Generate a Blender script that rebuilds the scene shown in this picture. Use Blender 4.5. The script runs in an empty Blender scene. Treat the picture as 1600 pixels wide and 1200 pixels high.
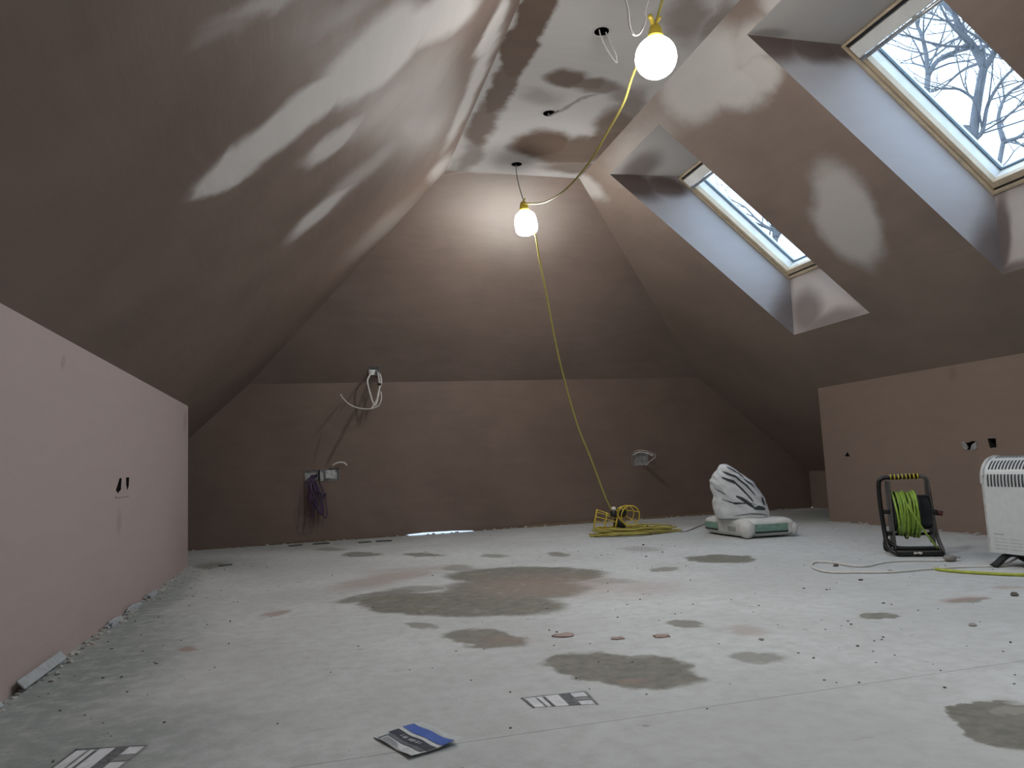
import bpy, bmesh, math, random
import numpy as np
from mathutils import Vector, Matrix, noise as mnoise
from mathutils.geometry import tessellate_polygon

random.seed(7)
SC = bpy.context.scene
COL = SC.collection

# ------------------------------------------------------------------ camera
CAMZ = 0.5
FPX, YAW, PITCH, ROLL = 1151.2, 0.2672, 0.1102, -0.0463
_f = np.array([math.sin(YAW)*math.cos(PITCH), math.cos(YAW)*math.cos(PITCH), math.sin(PITCH)])
_r = np.array([math.cos(YAW), -math.sin(YAW), 0.0])
_u = np.cross(_r, _f)
_r, _u = (math.cos(ROLL)*_r + math.sin(ROLL)*_u), (-math.sin(ROLL)*_r + math.cos(ROLL)*_u)
cam_d = bpy.data.cameras.new('camera')
cam_d.sensor_width = 36.0
cam_d.lens = FPX/1600*36.0
cam_d.clip_start = 0.02
cam = bpy.data.objects.new('camera', cam_d)
M = Matrix.Identity(4)
for i in range(3):
    M[i][0] = _r[i]; M[i][1] = _u[i]; M[i][2] = -_f[i]
M[2][3] = CAMZ
cam.matrix_world = M
COL.objects.link(cam)
SC.camera = cam

# ------------------------------------------------------------------ sky, light, exposure
SKY = 3.7
LAMP = 192.0
world = bpy.data.worlds.new('overcast_sky')
SC.world = world
world.use_nodes = True
wn = world.node_tree
wn.nodes['Background'].inputs[0].default_value = (0.65, 0.80, 1.06, 1)
wn.nodes['Background'].inputs[1].default_value = SKY
SC.view_settings.view_transform = 'Standard'
SC.view_settings.look = 'None'
SC.view_settings.gamma = 1
SC.view_settings.use_curve_mapping = False
SC.view_settings.exposure = 0.0

# ------------------------------------------------------------------ room measures (metres)
xL, hL, tL = -0.718, 0.944, 0.937
xR, hR, tR = 3.569, 0.9585, 0.8276
YL, YR = 4.764, 4.587
Yb, hb, H, Yc = 5.789, 1.194, 2.430, 4.549
Y0 = -2.6
xcl = xL + (H-hL)/tL
xcr = xR - (H-hR)/tR
xbl = xL + (hb-hL)/tL
xbr = xR - (hb-hR)/tR
xlo, xro = -1.5, 4.33
zlo = hL + tL*(xlo-xL)
zro = hR - tR*(xro-xR)
PLANES = {
 'floor': ((0,0,1), (0,0,0)), 'left': ((1,0,0), (xL,0,0)), 'right': ((1,0,0), (xR,0,0)),
 'back': ((0,1,0), (0,Yb,0)), 'ceiling': ((0,0,1), (0,0,H)),
 'slope_left': ((-tL,0,1), (xL,0,hL)), 'slope_right': ((tR,0,1), (xR,0,hR)),
 'hip': ((0,(H-hb)/(Yb-Yc),1), (0,Yb,hb)),
}
def ray(x, y):
    return _f + (x-800)/FPX*_r - (y-600)/FPX*_u
def hit(x, y, n, p0):
    d = ray(x, y); n = np.array(n, float); o = np.array([0,0,CAMZ])
    t = n@(np.array(p0, float)-o)/(n@d)
    return Vector(o + t*d)
def on(x, y, plane): return hit(x, y, *PLANES[plane])
def atY(x, y, Y): return hit(x, y, (0,1,0), (0,Y,0))
def atX(x, y, X): return hit(x, y, (1,0,0), (X,0,0))
def atZ(x, y, Z): return hit(x, y, (0,0,1), (0,0,Z))

# ------------------------------------------------------------------ node helpers
class NT:
    def __init__(self, name):
        self.m = bpy.data.materials.new(name); self.m.use_nodes = True
        self.t = self.m.node_tree
        self.b = self.t.nodes['Principled BSDF']
    def n(self, typ, **kw):
        nd = self.t.nodes.new(typ)
        for k, v in kw.items(): setattr(nd, k, v)
        return nd
    def put(self, sock, v):
        if isinstance(v, bpy.types.NodeSocket): self.t.links.new(v, sock)
        else: sock.default_value = v
    def math(self, op, a, b=None, c=None, clamp=False):
        nd = self.n('ShaderNodeMath', operation=op, use_clamp=clamp)
        self.put(nd.inputs[0], a)
        if b is not None: self.put(nd.inputs[1], b)
        if c is not None: self.put(nd.inputs[2], c)
        return nd.outputs[0]
    def vmath(self, op, a, b=None, s=None):
        nd = self.n('ShaderNodeVectorMath', operation=op)
        self.put(nd.inputs[0], a)
        if b is not None: self.put(nd.inputs[1], b)
        if s is not None: self.put(nd.inputs[3], s)
        return nd.outputs['Value'] if op in ('LENGTH', 'DOT_PRODUCT', 'DISTANCE') else nd.outputs[0]
    def noise(self, vec, scale, detail=3, rough=.55, color=False):
        nd = self.n('ShaderNodeTexNoise'); self.put(nd.inputs['Vector'], vec)
        nd.inputs['Scale'].default_value = scale; nd.inputs['Detail'].default_value = detail
        nd.inputs['Roughness'].default_value = rough
        return nd.outputs['Color'] if color else nd.outputs[0]
    def ramp(self, v, a, b, lo=0., hi=1., smooth=True):
        nd = self.n('ShaderNodeMapRange')
        nd.interpolation_type = 'SMOOTHSTEP' if smooth else 'LINEAR'
        self.put(nd.inputs['Value'], v)
        nd.inputs['From Min'].default_value = a; nd.inputs['From Max'].default_value = b
        nd.inputs['To Min'].default_value = lo; nd.inputs['To Max'].default_value = hi
        return nd.outputs[0]
    def mix(self, f, a, b):
        nd = self.n('ShaderNodeMix', data_type='RGBA')
        self.put(nd.inputs[0], f); self.put(nd.inputs[6], c4(a)); self.put(nd.inputs[7], c4(b))
        return nd.outputs[2]
    def pos(self):
        return self.n('ShaderNodeNewGeometry').outputs['Position']
    def bump(self, h, strength, dist=.01):
        nd = self.n('ShaderNodeBump'); nd.inputs['Strength'].default_value = strength
        nd.inputs['Distance'].default_value = dist
        self.put(nd.inputs['Height'], h)
        self.t.links.new(nd.outputs[0], self.b.inputs['Normal'])
def c4(c):
    if isinstance(c, bpy.types.NodeSocket): return c
    return tuple(c)+(1.0,) if len(c) == 3 else tuple(c)

def simple(name, color, rough=.6, metal=0., var=.12, scale=40., spec=.5):
    k = NT(name)
    tc = k.n('ShaderNodeTexCoord').outputs['Object']
    f = k.noise(tc, scale, 3)
    dark = tuple(v*(1-var) for v in color); lite = tuple(min(1, v*(1+var)) for v in color)
    k.put(k.b.inputs['Base Color'], k.mix(k.ramp(f, .3, .7), dark, lite))
    k.b.inputs['Roughness'].default_value = rough
    k.b.inputs['Metallic'].default_value = metal
    k.b.inputs['Specular IOR Level'].default_value = spec
    return k.m

def plane_axes(plane):
    n = Vector(PLANES[plane][0]).normalized()
    if plane in ('floor', 'ceiling'): return Vector((1,0,0)), Vector((0,1,0))
    if plane in ('back', 'hip'): U = Vector((1,0,0))
    else: U = Vector((0,1,0))
    return U, n.cross(U).normalized()
def ell(plane, cx, cy, rx, ry, ang=0):
    """a patch drawn on a plane: centre, half axes and turn in the plane's own metres"""
    U, V = plane_axes(plane); a = math.radians(ang); pts = []
    for i in range(24):
        t = i/24*2*math.pi
        ex, ey = rx*math.cos(t), ry*math.sin(t)
        P = on(cx+ex*math.cos(a)-ey*math.sin(a), cy+ex*math.sin(a)+ey*math.cos(a), plane)
        pts.append((P.dot(U), P.dot(V)))
    A = np.array(pts); m = A.mean(0); w, ev = np.linalg.eigh(np.cov((A-m).T, bias=True))
    s = np.sqrt(2*w)
    return m[0], m[1], max(s[1], .004), max(s[0], .004), math.atan2(ev[1,1], ev[0,1])
def uv_of(k, plane):
    U, V = plane_axes(plane); P = k.pos()
    cb = k.n('ShaderNodeCombineXYZ')
    k.put(cb.inputs[0], k.vmath('DOT_PRODUCT', P, tuple(U)))
    k.put(cb.inputs[1], k.vmath('DOT_PRODUCT', P, tuple(V)))
    return cb.outputs[0]
def warp(k, uv, a1, s1, a2, s2):
    n1 = k.vmath('SCALE', k.vmath('SUBTRACT', k.noise(uv, s1, 2, color=True), (.5,.5,.5)), s=a1)
    n2 = k.vmath('SCALE', k.vmath('SUBTRACT', k.noise(uv, s2, 3, color=True), (.5,.5,.5)), s=a2)
    return k.vmath('ADD', k.vmath('ADD', uv, n1), n2)
def patches(k, uvw, plane, spec):
    """union of soft-edged patches; spec = (cx, cy, rx, ry, angle, softness, strength)"""
    acc = None
    for (cx, cy, rx, ry, ang, soft, st) in spec:
        u, v, a, b, rot = ell(plane, cx, cy, rx, ry, ang)
        mp = k.n('ShaderNodeMapping', vector_type='TEXTURE')
        k.put(mp.inputs[0], uvw)
        mp.inputs['Location'].default_value = (u, v, 0)
        mp.inputs['Rotation'].default_value = (0, 0, rot)
        mp.inputs['Scale'].default_value = (a, b, 1)
        d = k.vmath('LENGTH', mp.outputs[0])
        m = k.ramp(d, 1-soft, 1+soft, st, 0.)
        acc = m if acc is None else k.math('MAXIMUM', acc, m)
    return acc

def plaster(name, plane, wet, dry, dry_pale_spec=(), wet_shade_spec=(), damp_spec=(), base=0., rough_wet=.5, spec_wet=.26, streak=90, amp=1., mottle=.12):
    k = NT(name)
    uv = uv_of(k, plane)
    uvw = warp(k, uv, .22*amp, 2.2, .05*amp, 14)
    m = None
    if dry_pale_spec: m = patches(k, uvw, plane, dry_pale_spec)
    if base:
        m = k.math('MAXIMUM', m, base) if m is not None else base
    if m is None: m = 0.0
    if wet_shade_spec:
        w = patches(k, uvw, plane, wet_shade_spec)
        m = k.math('MULTIPLY', m, k.math('SUBTRACT', 1.0, w))
    big = k.ramp(k.noise(uv, 1.7, 4, .6), .3, .7)
    sx = k.n('ShaderNodeMapping'); k.put(sx.inputs[0], warp(k, uv, .3, 1.1, .05, 6))
    sx.inputs['Rotation'].default_value = (0, 0, math.radians(streak))
    sx.inputs['Scale'].default_value = (1.2, 9, 1)
    tro = k.ramp(k.noise(sx.outputs[0], 2.2, 4, .6), .3, .7)
    wet2 = tuple(v*(1-mottle*1.1) for v in wet); wet3 = tuple(min(1, v*(1+mottle*1.2)) for v in wet)
    wc = k.mix(k.math('ADD', k.math('MULTIPLY', big, .7), k.math('MULTIPLY', tro, .3)), wet2, wet3)
    dry2 = tuple(v*.96 for v in dry)
    dc = k.mix(tro, dry2, dry)
    col = k.mix(m, wc, dc)
    if damp_spec:
        dm = patches(k, warp(k, uv, .03, 3., .015, 20), plane, damp_spec)
        col = k.mix(dm, col, tuple(v*.42 for v in wet))
    k.put(k.b.inputs['Base Color'], col)
    rr = k.math('MULTIPLY_ADD', m, .9-rough_wet, rough_wet)
    k.put(k.b.inputs['Roughness'], k.math('ADD', rr, k.math('MULTIPLY', tro, .08)))
    k.put(k.b.inputs['Specular IOR Level'], k.math('MULTIPLY_ADD', m, .2-spec_wet, spec_wet))
    h = k.math('ADD', k.math('MULTIPLY', tro, .6), k.math('MULTIPLY', k.noise(uv, 60, 3), .25))
    k.bump(h, .09, .006)
    return k.m

# ------------------------------------------------------------------ mesh helpers
class MB:
    def __init__(self): self.v, self.f, self.s = [], [], []
    def add(self, vs, fs, smooth=False):
        o = len(self.v); self.v += [tuple(p) for p in vs]
        self.f += [tuple(i+o for i in f) for f in fs]; self.s += [smooth]*len(fs)
        return self
    def box(self, x0, x1, y0, y1, z0, z1, mat=None, bevel=0.0):
        bm = bmesh.new(); bmesh.ops.create_cube(bm, size=1)
        for v in bm.verts:
            v.co = Vector(((x0+x1)/2+v.co.x*(x1-x0), (y0+y1)/2+v.co.y*(y1-y0), (z0+z1)/2+v.co.z*(z1-z0)))
        if bevel: bmesh.ops.bevel(bm, geom=list(bm.edges), offset=bevel, segments=2, affect='EDGES', profile=.5)
        return self.bm(bm, mat)
    def bm(self, bm, mat=None, smooth=False):
        if mat is not None: bmesh.ops.transform(bm, matrix=mat, verts=bm.verts)
        bm.verts.index_update()
        self.add([v.co for v in bm.verts], [[v.index for v in f.verts] for f in bm.faces], smooth)
        bm.free(); return self
    def tube(self, pts, r, sides=8, sub=6, closed=False, smoothpath=True, caps=True, radii=None):
        P = [Vector(p) for p in pts]
        if smoothpath and len(P) > 2:
            Q, RR = [], []
            n = len(P); rng = n if closed else n-1
            for i in range(rng):
                g = lambda j: P[j % n] if closed else P[min(max(j, 0), n-1)]
                a, b, c, d = g(i-1), g(i), g(i+1), g(i+2)
                for k in range(sub):
                    t = k/sub
                    Q.append(.5*((2*b)+(c-a)*t+(2*a-5*b+4*c-d)*t*t+(3*b-a-3*c+d)*t**3))
                    if radii: RR.append(radii[i]*(1-t)+radii[(i+1) % n]*t)
            if not closed:
                Q.append(P[-1])
                if radii: RR.append(radii[-1])
            P = Q
            if radii: radii = RR
        n = len(P); prev = None; vs, fs = [], []
        for i in range(n):
            a = P[(i-1) % n] if (closed or i > 0) else P[i]
            b = P[(i+1) % n] if (closed or i < n-1) else P[i]
            t = (b-a)
            if t.length < 1e-9: t = Vector((0,0,1))
            t.normalize()
            if prev is None:
                prev = t.orthogonal().normalized()
            prev = (prev - t*prev.dot(t))
            if prev.length < 1e-6: prev = t.orthogonal()
            prev.normalize(); q = t.cross(prev)
            rr = radii[i] if radii else r
            for k in range(sides):
                an = 2*math.pi*k/sides
                vs.append(P[i] + (prev*math.cos(an)+q*math.sin(an))*rr)
        m = n if closed else n-1
        for i in range(m):
            for k in range(sides):
                a0 = i*sides+k; a1 = i*sides+(k+1) % sides
                b0 = ((i+1) % n)*sides+k; b1 = ((i+1) % n)*sides+(k+1) % sides
                fs.append((a0, a1, b1, b0))
        if caps and not closed:
            fs.append(tuple(range(sides))[::-1]); fs.append(tuple((n-1)*sides+k for k in range(sides)))
        return self.add(vs, fs, True)
    def lathe(self, prof, mat=None, seg=24, smooth=True):
        vs, fs = [], []
        for (r, z) in prof:
            for k in range(seg):
                a = 2*math.pi*k/seg; vs.append(Vector((r*math.cos(a), r*math.sin(a), z)))
        for i in range(len(prof)-1):
            for k in range(seg):
                fs.append((i*seg+k, i*seg+(k+1) % seg, (i+1)*seg+(k+1) % seg, (i+1)*seg+k))
        if prof[0][0] > 1e-5: fs.append(tuple(range(seg))[::-1])
        if prof[-1][0] > 1e-5: fs.append(tuple((len(prof)-1)*seg+k for k in range(seg)))
        if mat is not None: vs = [mat@v for v in vs]
        return self.add(vs, fs, smooth)
    def poly(self, outer, holes=()):
        loops = [[Vector(p) for p in outer]]+[[Vector(p) for p in h] for h in holes]
        tris = tessellate_polygon(loops)
        flat = [p for l in loops for p in l]
        return self.add(flat, [tuple(t) for t in tris])
    def build(self, name, mat, parent=None, loc=None):
        me = bpy.data.meshes.new(name)
        me.from_pydata(self.v, [], self.f); 
        me.polygons.foreach_set('use_smooth', self.s)
        me.materials.append(mat); me.update()
        o = bpy.data.objects.new(name, me); COL.objects.link(o)
        if parent is not None:
            o.parent = parent
            if parent.type == 'EMPTY': o.matrix_parent_inverse = Matrix.Translation(-Vector(parent.location))
        return o
def thing(name, label, cat, loc, group=None):
    o = bpy.data.objects.new(name, None); o.empty_display_size = .05
    COL.objects.link(o); o.location = loc
    return tag(o, label, cat, group)
def tag(o, label, cat, group=None, kind=None):
    o['label'] = label; o['category'] = cat
    if group: o['group'] = group
    if kind: o['kind'] = kind
    return o
def struct(o, label=None):
    o['kind'] = 'structure'
    if label: o['label'] = label
    return o
def dup(root, label, delta=(0,0,0)):
    r = root.copy(); COL.objects.link(r); r.location = Vector(root.location)+Vector(delta); r['label'] = label
    for ch in list(root.children):
        c = ch.copy(); COL.objects.link(c); c.parent = r; c.matrix_parent_inverse = ch.matrix_parent_inverse.copy()
        for g in ch.children:
            d = g.copy(); COL.objects.link(d); d.parent = c; d.matrix_parent_inverse = g.matrix_parent_inverse.copy()
    return r
def frame_mat(org, X, Y, Z):
    m = Matrix.Identity(4)
    for i in range(3): m[i][0], m[i][1], m[i][2], m[i][3] = X[i], Y[i], Z[i], org[i]
    return m
def axis_mat(org, Z, hint=(0,0,1)):
    Z = Vector(Z).normalized(); h = Vector(hint)
    if abs(Z.dot(h)) > .95: h = Vector((1,0,0))
    X = h.cross(Z).normalized(); return frame_mat(org, X, Z.cross(X), Z)

# ------------------------------------------------------------------ materials of the shell
WET = (.182, .134, .110); DRY = (.60, .575, .55)
PINK = (.43, .355, .335)
# left slope: dry streaks rising to the upper right, plus a painted lamp sheen
m_ls = plaster('plaster_left_slope', 'slope_left', WET, DRY, dry_pale_spec=[
    (372,250,30,20,-62,.3,.95), (470,178,150,27,-37,.30,.95), (380,250,55,22,-36,.30,.9), (590,85,110,46,-40,.25,.95), (690,30,70,34,-45,.35,.9),
    (520,222,62,11,-38,.45,.75), (610,160,70,16,-40,.7,.5), (508,325,62,10,-40,.5,.8), (570,265,60,10,-40,.8,.4),
    (420,8,80,12,-27,.8,.6), (540,12,60,16,-25,.9,.45), (350,55,50,10,-30,.9,.25),
    (655,145,70,34,-55,.8,.45), (735,140,105,9,-66,.5,.85), (690,262,30,8,-48,.6,.6), (772,45,60,10,-66,.4,.9),  # first patch here is pale to stand for the near lamp's sheen
    (600,355,60,9,-41,.9,.3)], streak=62)
m_rs = plaster('plaster_right_slope', 'slope_right', (.235,.180,.150), (.55,.525,.50), dry_pale_spec=[
    (1325,342,88,46,62,.28,.95), (1100,120,80,62,-60,.3,.95), (1150,140,46,40,20,.35,.95), (1185,120,40,30,-60,.4,.85), (1215,10,30,26,0,.6,.8), (1165,75,45,30,-50,.5,.8),
    (924,292,26,11,45,.5,.85), (1000,225,60,24,-42,.8,.45), (985,260,28,10,-42,.8,.4)], streak=-60)
m_ceil = plaster('plaster_ceiling', 'ceiling', (.135,.095,.073), (.53,.515,.50), base=.93, spec_wet=.12, rough_wet=.7, wet_shade_spec=[
    (838,12,60,30,-66,.2,1), (812,75,60,27,-66,.2,1), (785,135,60,22,-66,.25,.95), (758,190,50,20,-66,.4,.85), (735,240,40,16,-60,.6,.6), (705,268,30,8,-60,.6,.3),
    (890,126,30,14,5,.35,.95), (918,134,40,10,8,.4,.85), (945,141,40,10,0,.5,.75), (985,152,30,14,10,.6,.6), (845,150,30,10,10,.7,.4),
    (846,226,48,22,0,.25,1), (890,236,50,22,-8,.3,.95), (925,232,50,20,-20,.3,.95), (955,205,44,26,-50,.4,.9), (905,262,60,10,0,.4,.8), (985,175,40,20,-50,.5,.7),
    (1075,25,35,40,0,.6,.7), (1120,35,40,18,-45,.6,.7), (898,162,36,2.2,-19,.6,.55)])  # last patch is a thin darker line beside the middle hole
m_hip = plaster('plaster_hip', 'hip', (.205,.155,.130), DRY, dry_pale_spec=[(770,271,60,4,0,.8,.4), (790,330,80,60,10,.9,.35)])  # second patch is softly paler, behind the far lamp
m_back = plaster('plaster_back', 'back', (.172,.126,.104), DRY, damp_spec=[
    (566,620,34,2.6,-68,.5,.55), (545,660,36,3.0,-62,.5,.6), (524,700,32,2.6,-62,.5,.6), (545,622,26,2.2,-55,.6,.4), (512,655,34,2.2,-50,.6,.4), (496,700,26,2,-75,.6,.35),
    (1024,742,26,3.2,40,.5,.55), (492,790,14,34,8,.7,.55), (505,812,20,20,0,.9,.3)])
m_lw = plaster('plaster_left_wall', 'left', (.25,.19,.165), PINK, base=.92, wet_shade_spec=[
    (187,812,3.5,18,0,.6,.5), (100,560,3,10,8,.6,.6), (290,660,2.5,14,5,.6,.5), (280,840,14,50,0,1,.2)], mottle=.1, amp=.4)
m_rw = plaster('plaster_right_wall', 'right', (.20,.145,.115), (.32,.25,.21), base=.5, wet_shade_spec=[(1490,585,6,10,0,.7,.7)], amp=.4)
m_front = plaster('plaster_front', 'back', (.2,.15,.12), DRY, base=.3)

# floor: moisture resistant chipboard under plaster dust, wet blotches, pinkish splats
def floor_material():
    k = NT('dusty_chipboard')
    uv = uv_of(k, 'floor')
    uvw = warp(k, uv, .16, 3.0, .09, 15)
    big = k.ramp(k.noise(uv, 1.3, 5, .6), .32, .68)
    fine = k.noise(uv, 22, 5, .65)
    chip = k.noise(uv, 140, 3, .7)
    dust = k.mix(big, (.50,.52,.52), (.61,.635,.64))
    dust = k.mix(k.ramp(fine, .35, .75, 0, .5), dust, (.40,.41,.40))
    green = k.mix(chip, (.20,.235,.225), (.31,.35,.335))
    gm = patches(k, uvw, 'floor', [(80,1085,260,66,-30,.8,.95), (210,970,140,26,-38,.7,.95), (60,1185,280,70,-10,.8,.9),
        (330,884,70,10,-2,.8,.55), (1290,806,60,9,0,.7,.75), (500,850,160,6,-4,.8,.5), (600,1200,500,30,0,1,.2)])
    gm = k.math('MULTIPLY', gm, k.ramp(fine, .25, .6, .5, 1))
    c = k.mix(gm, dust, green)
    wet = patches(k, uvw, 'floor', [
        (715,944,165,19,1,0.11,1.00), (820,899,125,14,-1,0.12,1.00), (800,920,110,18,0,0.19,0.95), (590,931,62,6,-9,0.22,0.85), (640,922,50,5,-5,0.28,0.64),
        (565,866,26,3.5,1,0.22,0.85), (660,867,33,3,1,0.22,0.85), (775,868,17,3,0,0.28,0.74), (872,867,18,4,3,0.22,0.85), (720,888,26,5,0,0.33,0.64),
        (755,998,66,15,3,0.14,0.95), (975,1044,122,27,4,0.09,1.00), (655,979,30,4,2,0.28,0.74), (1128,873,53,7,0,0.11,1.00),
        (1080,976,30,5,2,0.19,0.85), (1182,1027,45,8,2,0.28,0.69), (1040,890,20,3.5,0,0.22,0.74), (950,908,40,4,0,0.39,0.42),
        (1382,962,33,5,1,0.14,0.95), (1580,1132,80,34,6,0.08,1.00), (330,884,26,5,-3,0.28,0.74), (1510,938,26,4,-2,0.28,0.74), (520,858,24,3,0,0.33,0.64), (1000,858,30,4,0,0.44,0.42)])
    wc = k.mix(k.ramp(fine, .3, .7), (.13,.128,.106), (.22,.208,.172))
    wc = k.mix(k.ramp(k.noise(uvw, 9, 4, .6), .6, .66, 0, .5), wc, (.36,.35,.31))
    c = k.mix(k.math('MULTIPLY', wet, .92), c, wc)
    pink = patches(k, uvw, 'floor', [(600,905,80,9,-10,.5,.6), (860,915,110,16,0,.7,.55), (1000,918,60,12,0,.9,.35), (1165,985,36,6,2,.6,.5),
        (290,1013,22,3.5,-2,.3,.9), (420,959,20,4,-12,.4,.8), (1500,936,32,4,-3,.5,.7), (985,1062,30,6,0,.4,.6), (1590,918,25,3,0,.6,.5), (645,890,60,4,-3,.8,.4), (780,1000,50,8,0,.8,.4)])
    c = k.mix(k.math('MULTIPLY', pink, .85), c, (.33,.235,.195))
    # specks of dirt
    v = k.n('ShaderNodeTexVoronoi'); k.put(v.inputs['Vector'], k.vmath('MULTIPLY', uvw, (1,1,1))); v.inputs['Scale'].default_value = 13
    sp = k.ramp(v.outputs['Distance'], .05, .1, 1, 0)
    sel = k.math('GREATER_THAN', k.vmath('DOT_PRODUCT', v.outputs['Color'], (1,0,0)), .72)
    c = k.mix(k.math('MULTIPLY', k.math('MULTIPLY', sp, sel), .6), c, (.16,.145,.13))
    st = k.n('ShaderNodeMapping'); k.put(st.inputs[0], uv); st.inputs['Scale'].default_value = (2, 9, 1); st.inputs['Rotation'].default_value = (0,0,.2)
    sm = k.ramp(k.noise(st.outputs[0], 3, 5, .7), .62, .75, 0, .35)
    c = k.mix(sm, c, (.30,.29,.27))
    k.put(k.b.inputs['Base Color'], c)
    k.put(k.b.inputs['Roughness'], k.math('SUBTRACT', .85, k.math('MULTIPLY', wet, .2)))
    k.b.inputs['Specular IOR Level'].default_value = .3
    k.bump(k.math('ADD', fine, k.math('MULTIPLY', chip, .4)), .35, .004)
    return k.m
m_floor = floor_material()
m_dark = simple('dark_gap', (.03,.027,.025), .9)
m_rawwood = simple('sawn_timber', (.20,.15,.10), .8)
m_green = simple('eaves_board', (.55,.56,.55), .9)

# ------------------------------------------------------------------ shell geometry
SLOT = (0.70, 1.20)
fl = MB().box(-1.7, 4.6, Y0, Yb+.40, -.10, -.022).build('floor', m_dark)
struct(fl)
seam = 1.395
rows = [seam+.6*i for i in range(-7, 9)]
cnt = 0
for i in range(len(rows)-1):
    a, b = rows[i], rows[i+1]
    a = max(a, Y0); b = min(b, Yb+.40)
    if b-a < .02: continue
    lo = .0016 if abs(rows[i]-seam) < 1e-6 else .00004
    off = (-1.7, -2.9)[i % 2]
    x = off
    while x < 4.6:
        x0, x1 = max(x, -1.7), min(x+2.4, 4.6)
        if x1-x0 > .02:
            MB().box(x0+.00004, x1-.00004, a+lo, b-.00004, -.022, 0).build('floor_panel', m_floor, fl)
        x += 2.4

def rect_on_x(X, y0, y1, z0, z1): return [(X,y0,z0), (X,y1,z0), (X,y1,z1), (X,y0,z1)]
# sockets' holes
def hole_poly(px_pts, plane): return [on(x, y, plane) for x, y in px_pts]
hl1 = hole_poly([(181,766),(187,747),(190,747),(189,765),(184,771)], 'left')
hl2 = hole_poly([(197,746),(202,746),(201,760),(199,766),(197,757)], 'left')
wl = MB().poly([(xL,Y0,0), (xL,YL,0), (xL,YL,hL), (xL,Y0,hL)], [hl1, hl2]); o = wl.build('wall_left', m_lw); struct(o)
MB().poly([(xL,YL,0), (xL,YL,hL), (xlo,YL,zlo), (xlo,YL,0)]).build('wall_return', m_lw, o)
hr1 = hole_poly([(1324,706),(1328,713),(1320,713)], 'right')
hr2 = hole_poly([(1543,685),(1556,685),(1557,699),(1547,700)], 'right')
hr3 = hole_poly([(1504,690),(1512,692),(1519,689),(1526,690),(1526,702),(1508,703)], 'right')
wr = MB().poly([(xR,Y0,0), (xR,YR,0), (xR,YR,hR), (xR,Y0,hR)], [hr1, hr2, hr3]); o = wr.build('wall_right', m_rw); struct(o)
MB().poly([(xR,YR,0), (xR,YR,hR), (xro,YR,zro), (xro,YR,0)]).build('wall_return', m_rw, o)
o = MB().poly([(xlo,YL,0), (xlo,Yb,0), (xlo,Yb,zlo), (xlo,YL,zlo)]).build('wall_low_left', m_rw); struct(o)
o = MB().poly([(xro,YR,0), (xro,Yb,0), (xro,Yb,zro), (xro,YR,zro)]).build('wall_low_right', m_rw); struct(o)
# back wall: foot a little clear of the floor, an open slot to the eaves between SLOT
zb = .008
nb = []
rr = random.Random(3)
x = xlo
foot = [(xlo,Yb,zb)]
while x < xro-.1:
    x += rr.uniform(.05,.12)
    if SLOT[0]-.05 < x < SLOT[1]+.05: continue
    foot.append((x,Yb,zb+rr.uniform(-.004,.006)))
    if foot[-2][0] < SLOT[0] and x > SLOT[1]:
        foot[-1:] = [(SLOT[0]-.02,Yb,.004), (SLOT[0],Yb,.010), (SLOT[0]+.12,Yb,.016), (SLOT[1]-.15,Yb,.014), (SLOT[1],Yb,.007), (SLOT[1]+.03,Yb,.003), (x,Yb,zb)]
foot.append((xro,Yb,zb))
hb_box = hole_poly([(476,737),(530,731),(530,750),(478,752)], 'back')
hb_box2 = hole_poly([(988,708),(1012,706),(1012,727),(991,728)], 'back')
o = MB().poly(foot+[(xro,Yb,zro), (xbr,Yb,hb), (xbl,Yb,hb), (xlo,Yb,zlo)], [hb_box, hb_box2]).build('wall_back', m_back); struct(o)
sole = MB().box(xlo, SLOT[0]-.02, Yb+.004, Yb+.05, 0, .09).box(SLOT[1]+.02, xro, Yb+.004, Yb+.05, 0, .09).build('trim_1', m_rawwood); struct(o)
struct(sole)
# slopes, ceiling, hip
W = {}
def win_hole(y0, y1):
    xh = xR-(2.35-hR)/tR; xs = 3.165; zs = hR-tR*(xs-xR)
    return [(xh,y0,2.35), (xh,y1,2.35), (xs,y1,zs), (xs,y0,zs)]
WINS = [(1.97,2.68), (3.55,4.26), (.36,1.07), (-1.25,-.54)]  # last two are unseen roof windows, added to brighten the foreground
o = MB().poly([(xL,Y0,hL), (xL,YL,hL), (xlo,YL,zlo), (xlo,Yb,zlo), (xbl,Yb,hb), (xcl,Yc,H), (xcl,Y0,H)]).build('wall_slope_left', m_ls); struct(o)
o = MB().poly([(xR,Y0,hR), (xR,YR,hR), (xro,YR,zro), (xro,Yb,zro), (xbr,Yb,hb), (xcr,Yc,H), (xcr,Y0,H)], [win_hole(a, b) for a, b in WINS]).build('wall_slope_right', m_rs); struct(o)
def ring(c, r, n=16): return [(c[0]+r*math.cos(2*math.pi*i/n), c[1]+r*math.sin(2*math.pi*i/n), c[2]) for i in range(n)]
HOLES = [(1.30,4.385), (1.294,3.686), (1.29,2.90), (1.29,2.12)]
o = MB().poly([(xcl,Y0,H), (xcr,Y0,H), (xcr,Yc,H), (xcl,Yc,H)], [ring((x,y,H), .034) for x, y in HOLES]).build('ceiling', m_ceil); struct(o)
for x, y in HOLES:
    MB().lathe([(.0342,-.0), (.0342,.07), (0,.07)], Matrix.Translation((x,y,H)), 16).build('downlight_hole', m_dark, o)
    MB().lathe([(.034,0), (.040,-.0012), (.043,0)], Matrix.Translation((x,y,H)), 16).build('hole_rim', m_ceil, o)
hbx = hole_poly([(577,573),(594,573),(594,588),(577,586)], 'hip')
o = MB().poly([(xbl,Yb,hb), (xbr,Yb,hb), (xcr,Yc,H), (xcl,Yc,H)], [hbx]).build('wall_hip', m_hip); struct(o)
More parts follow.
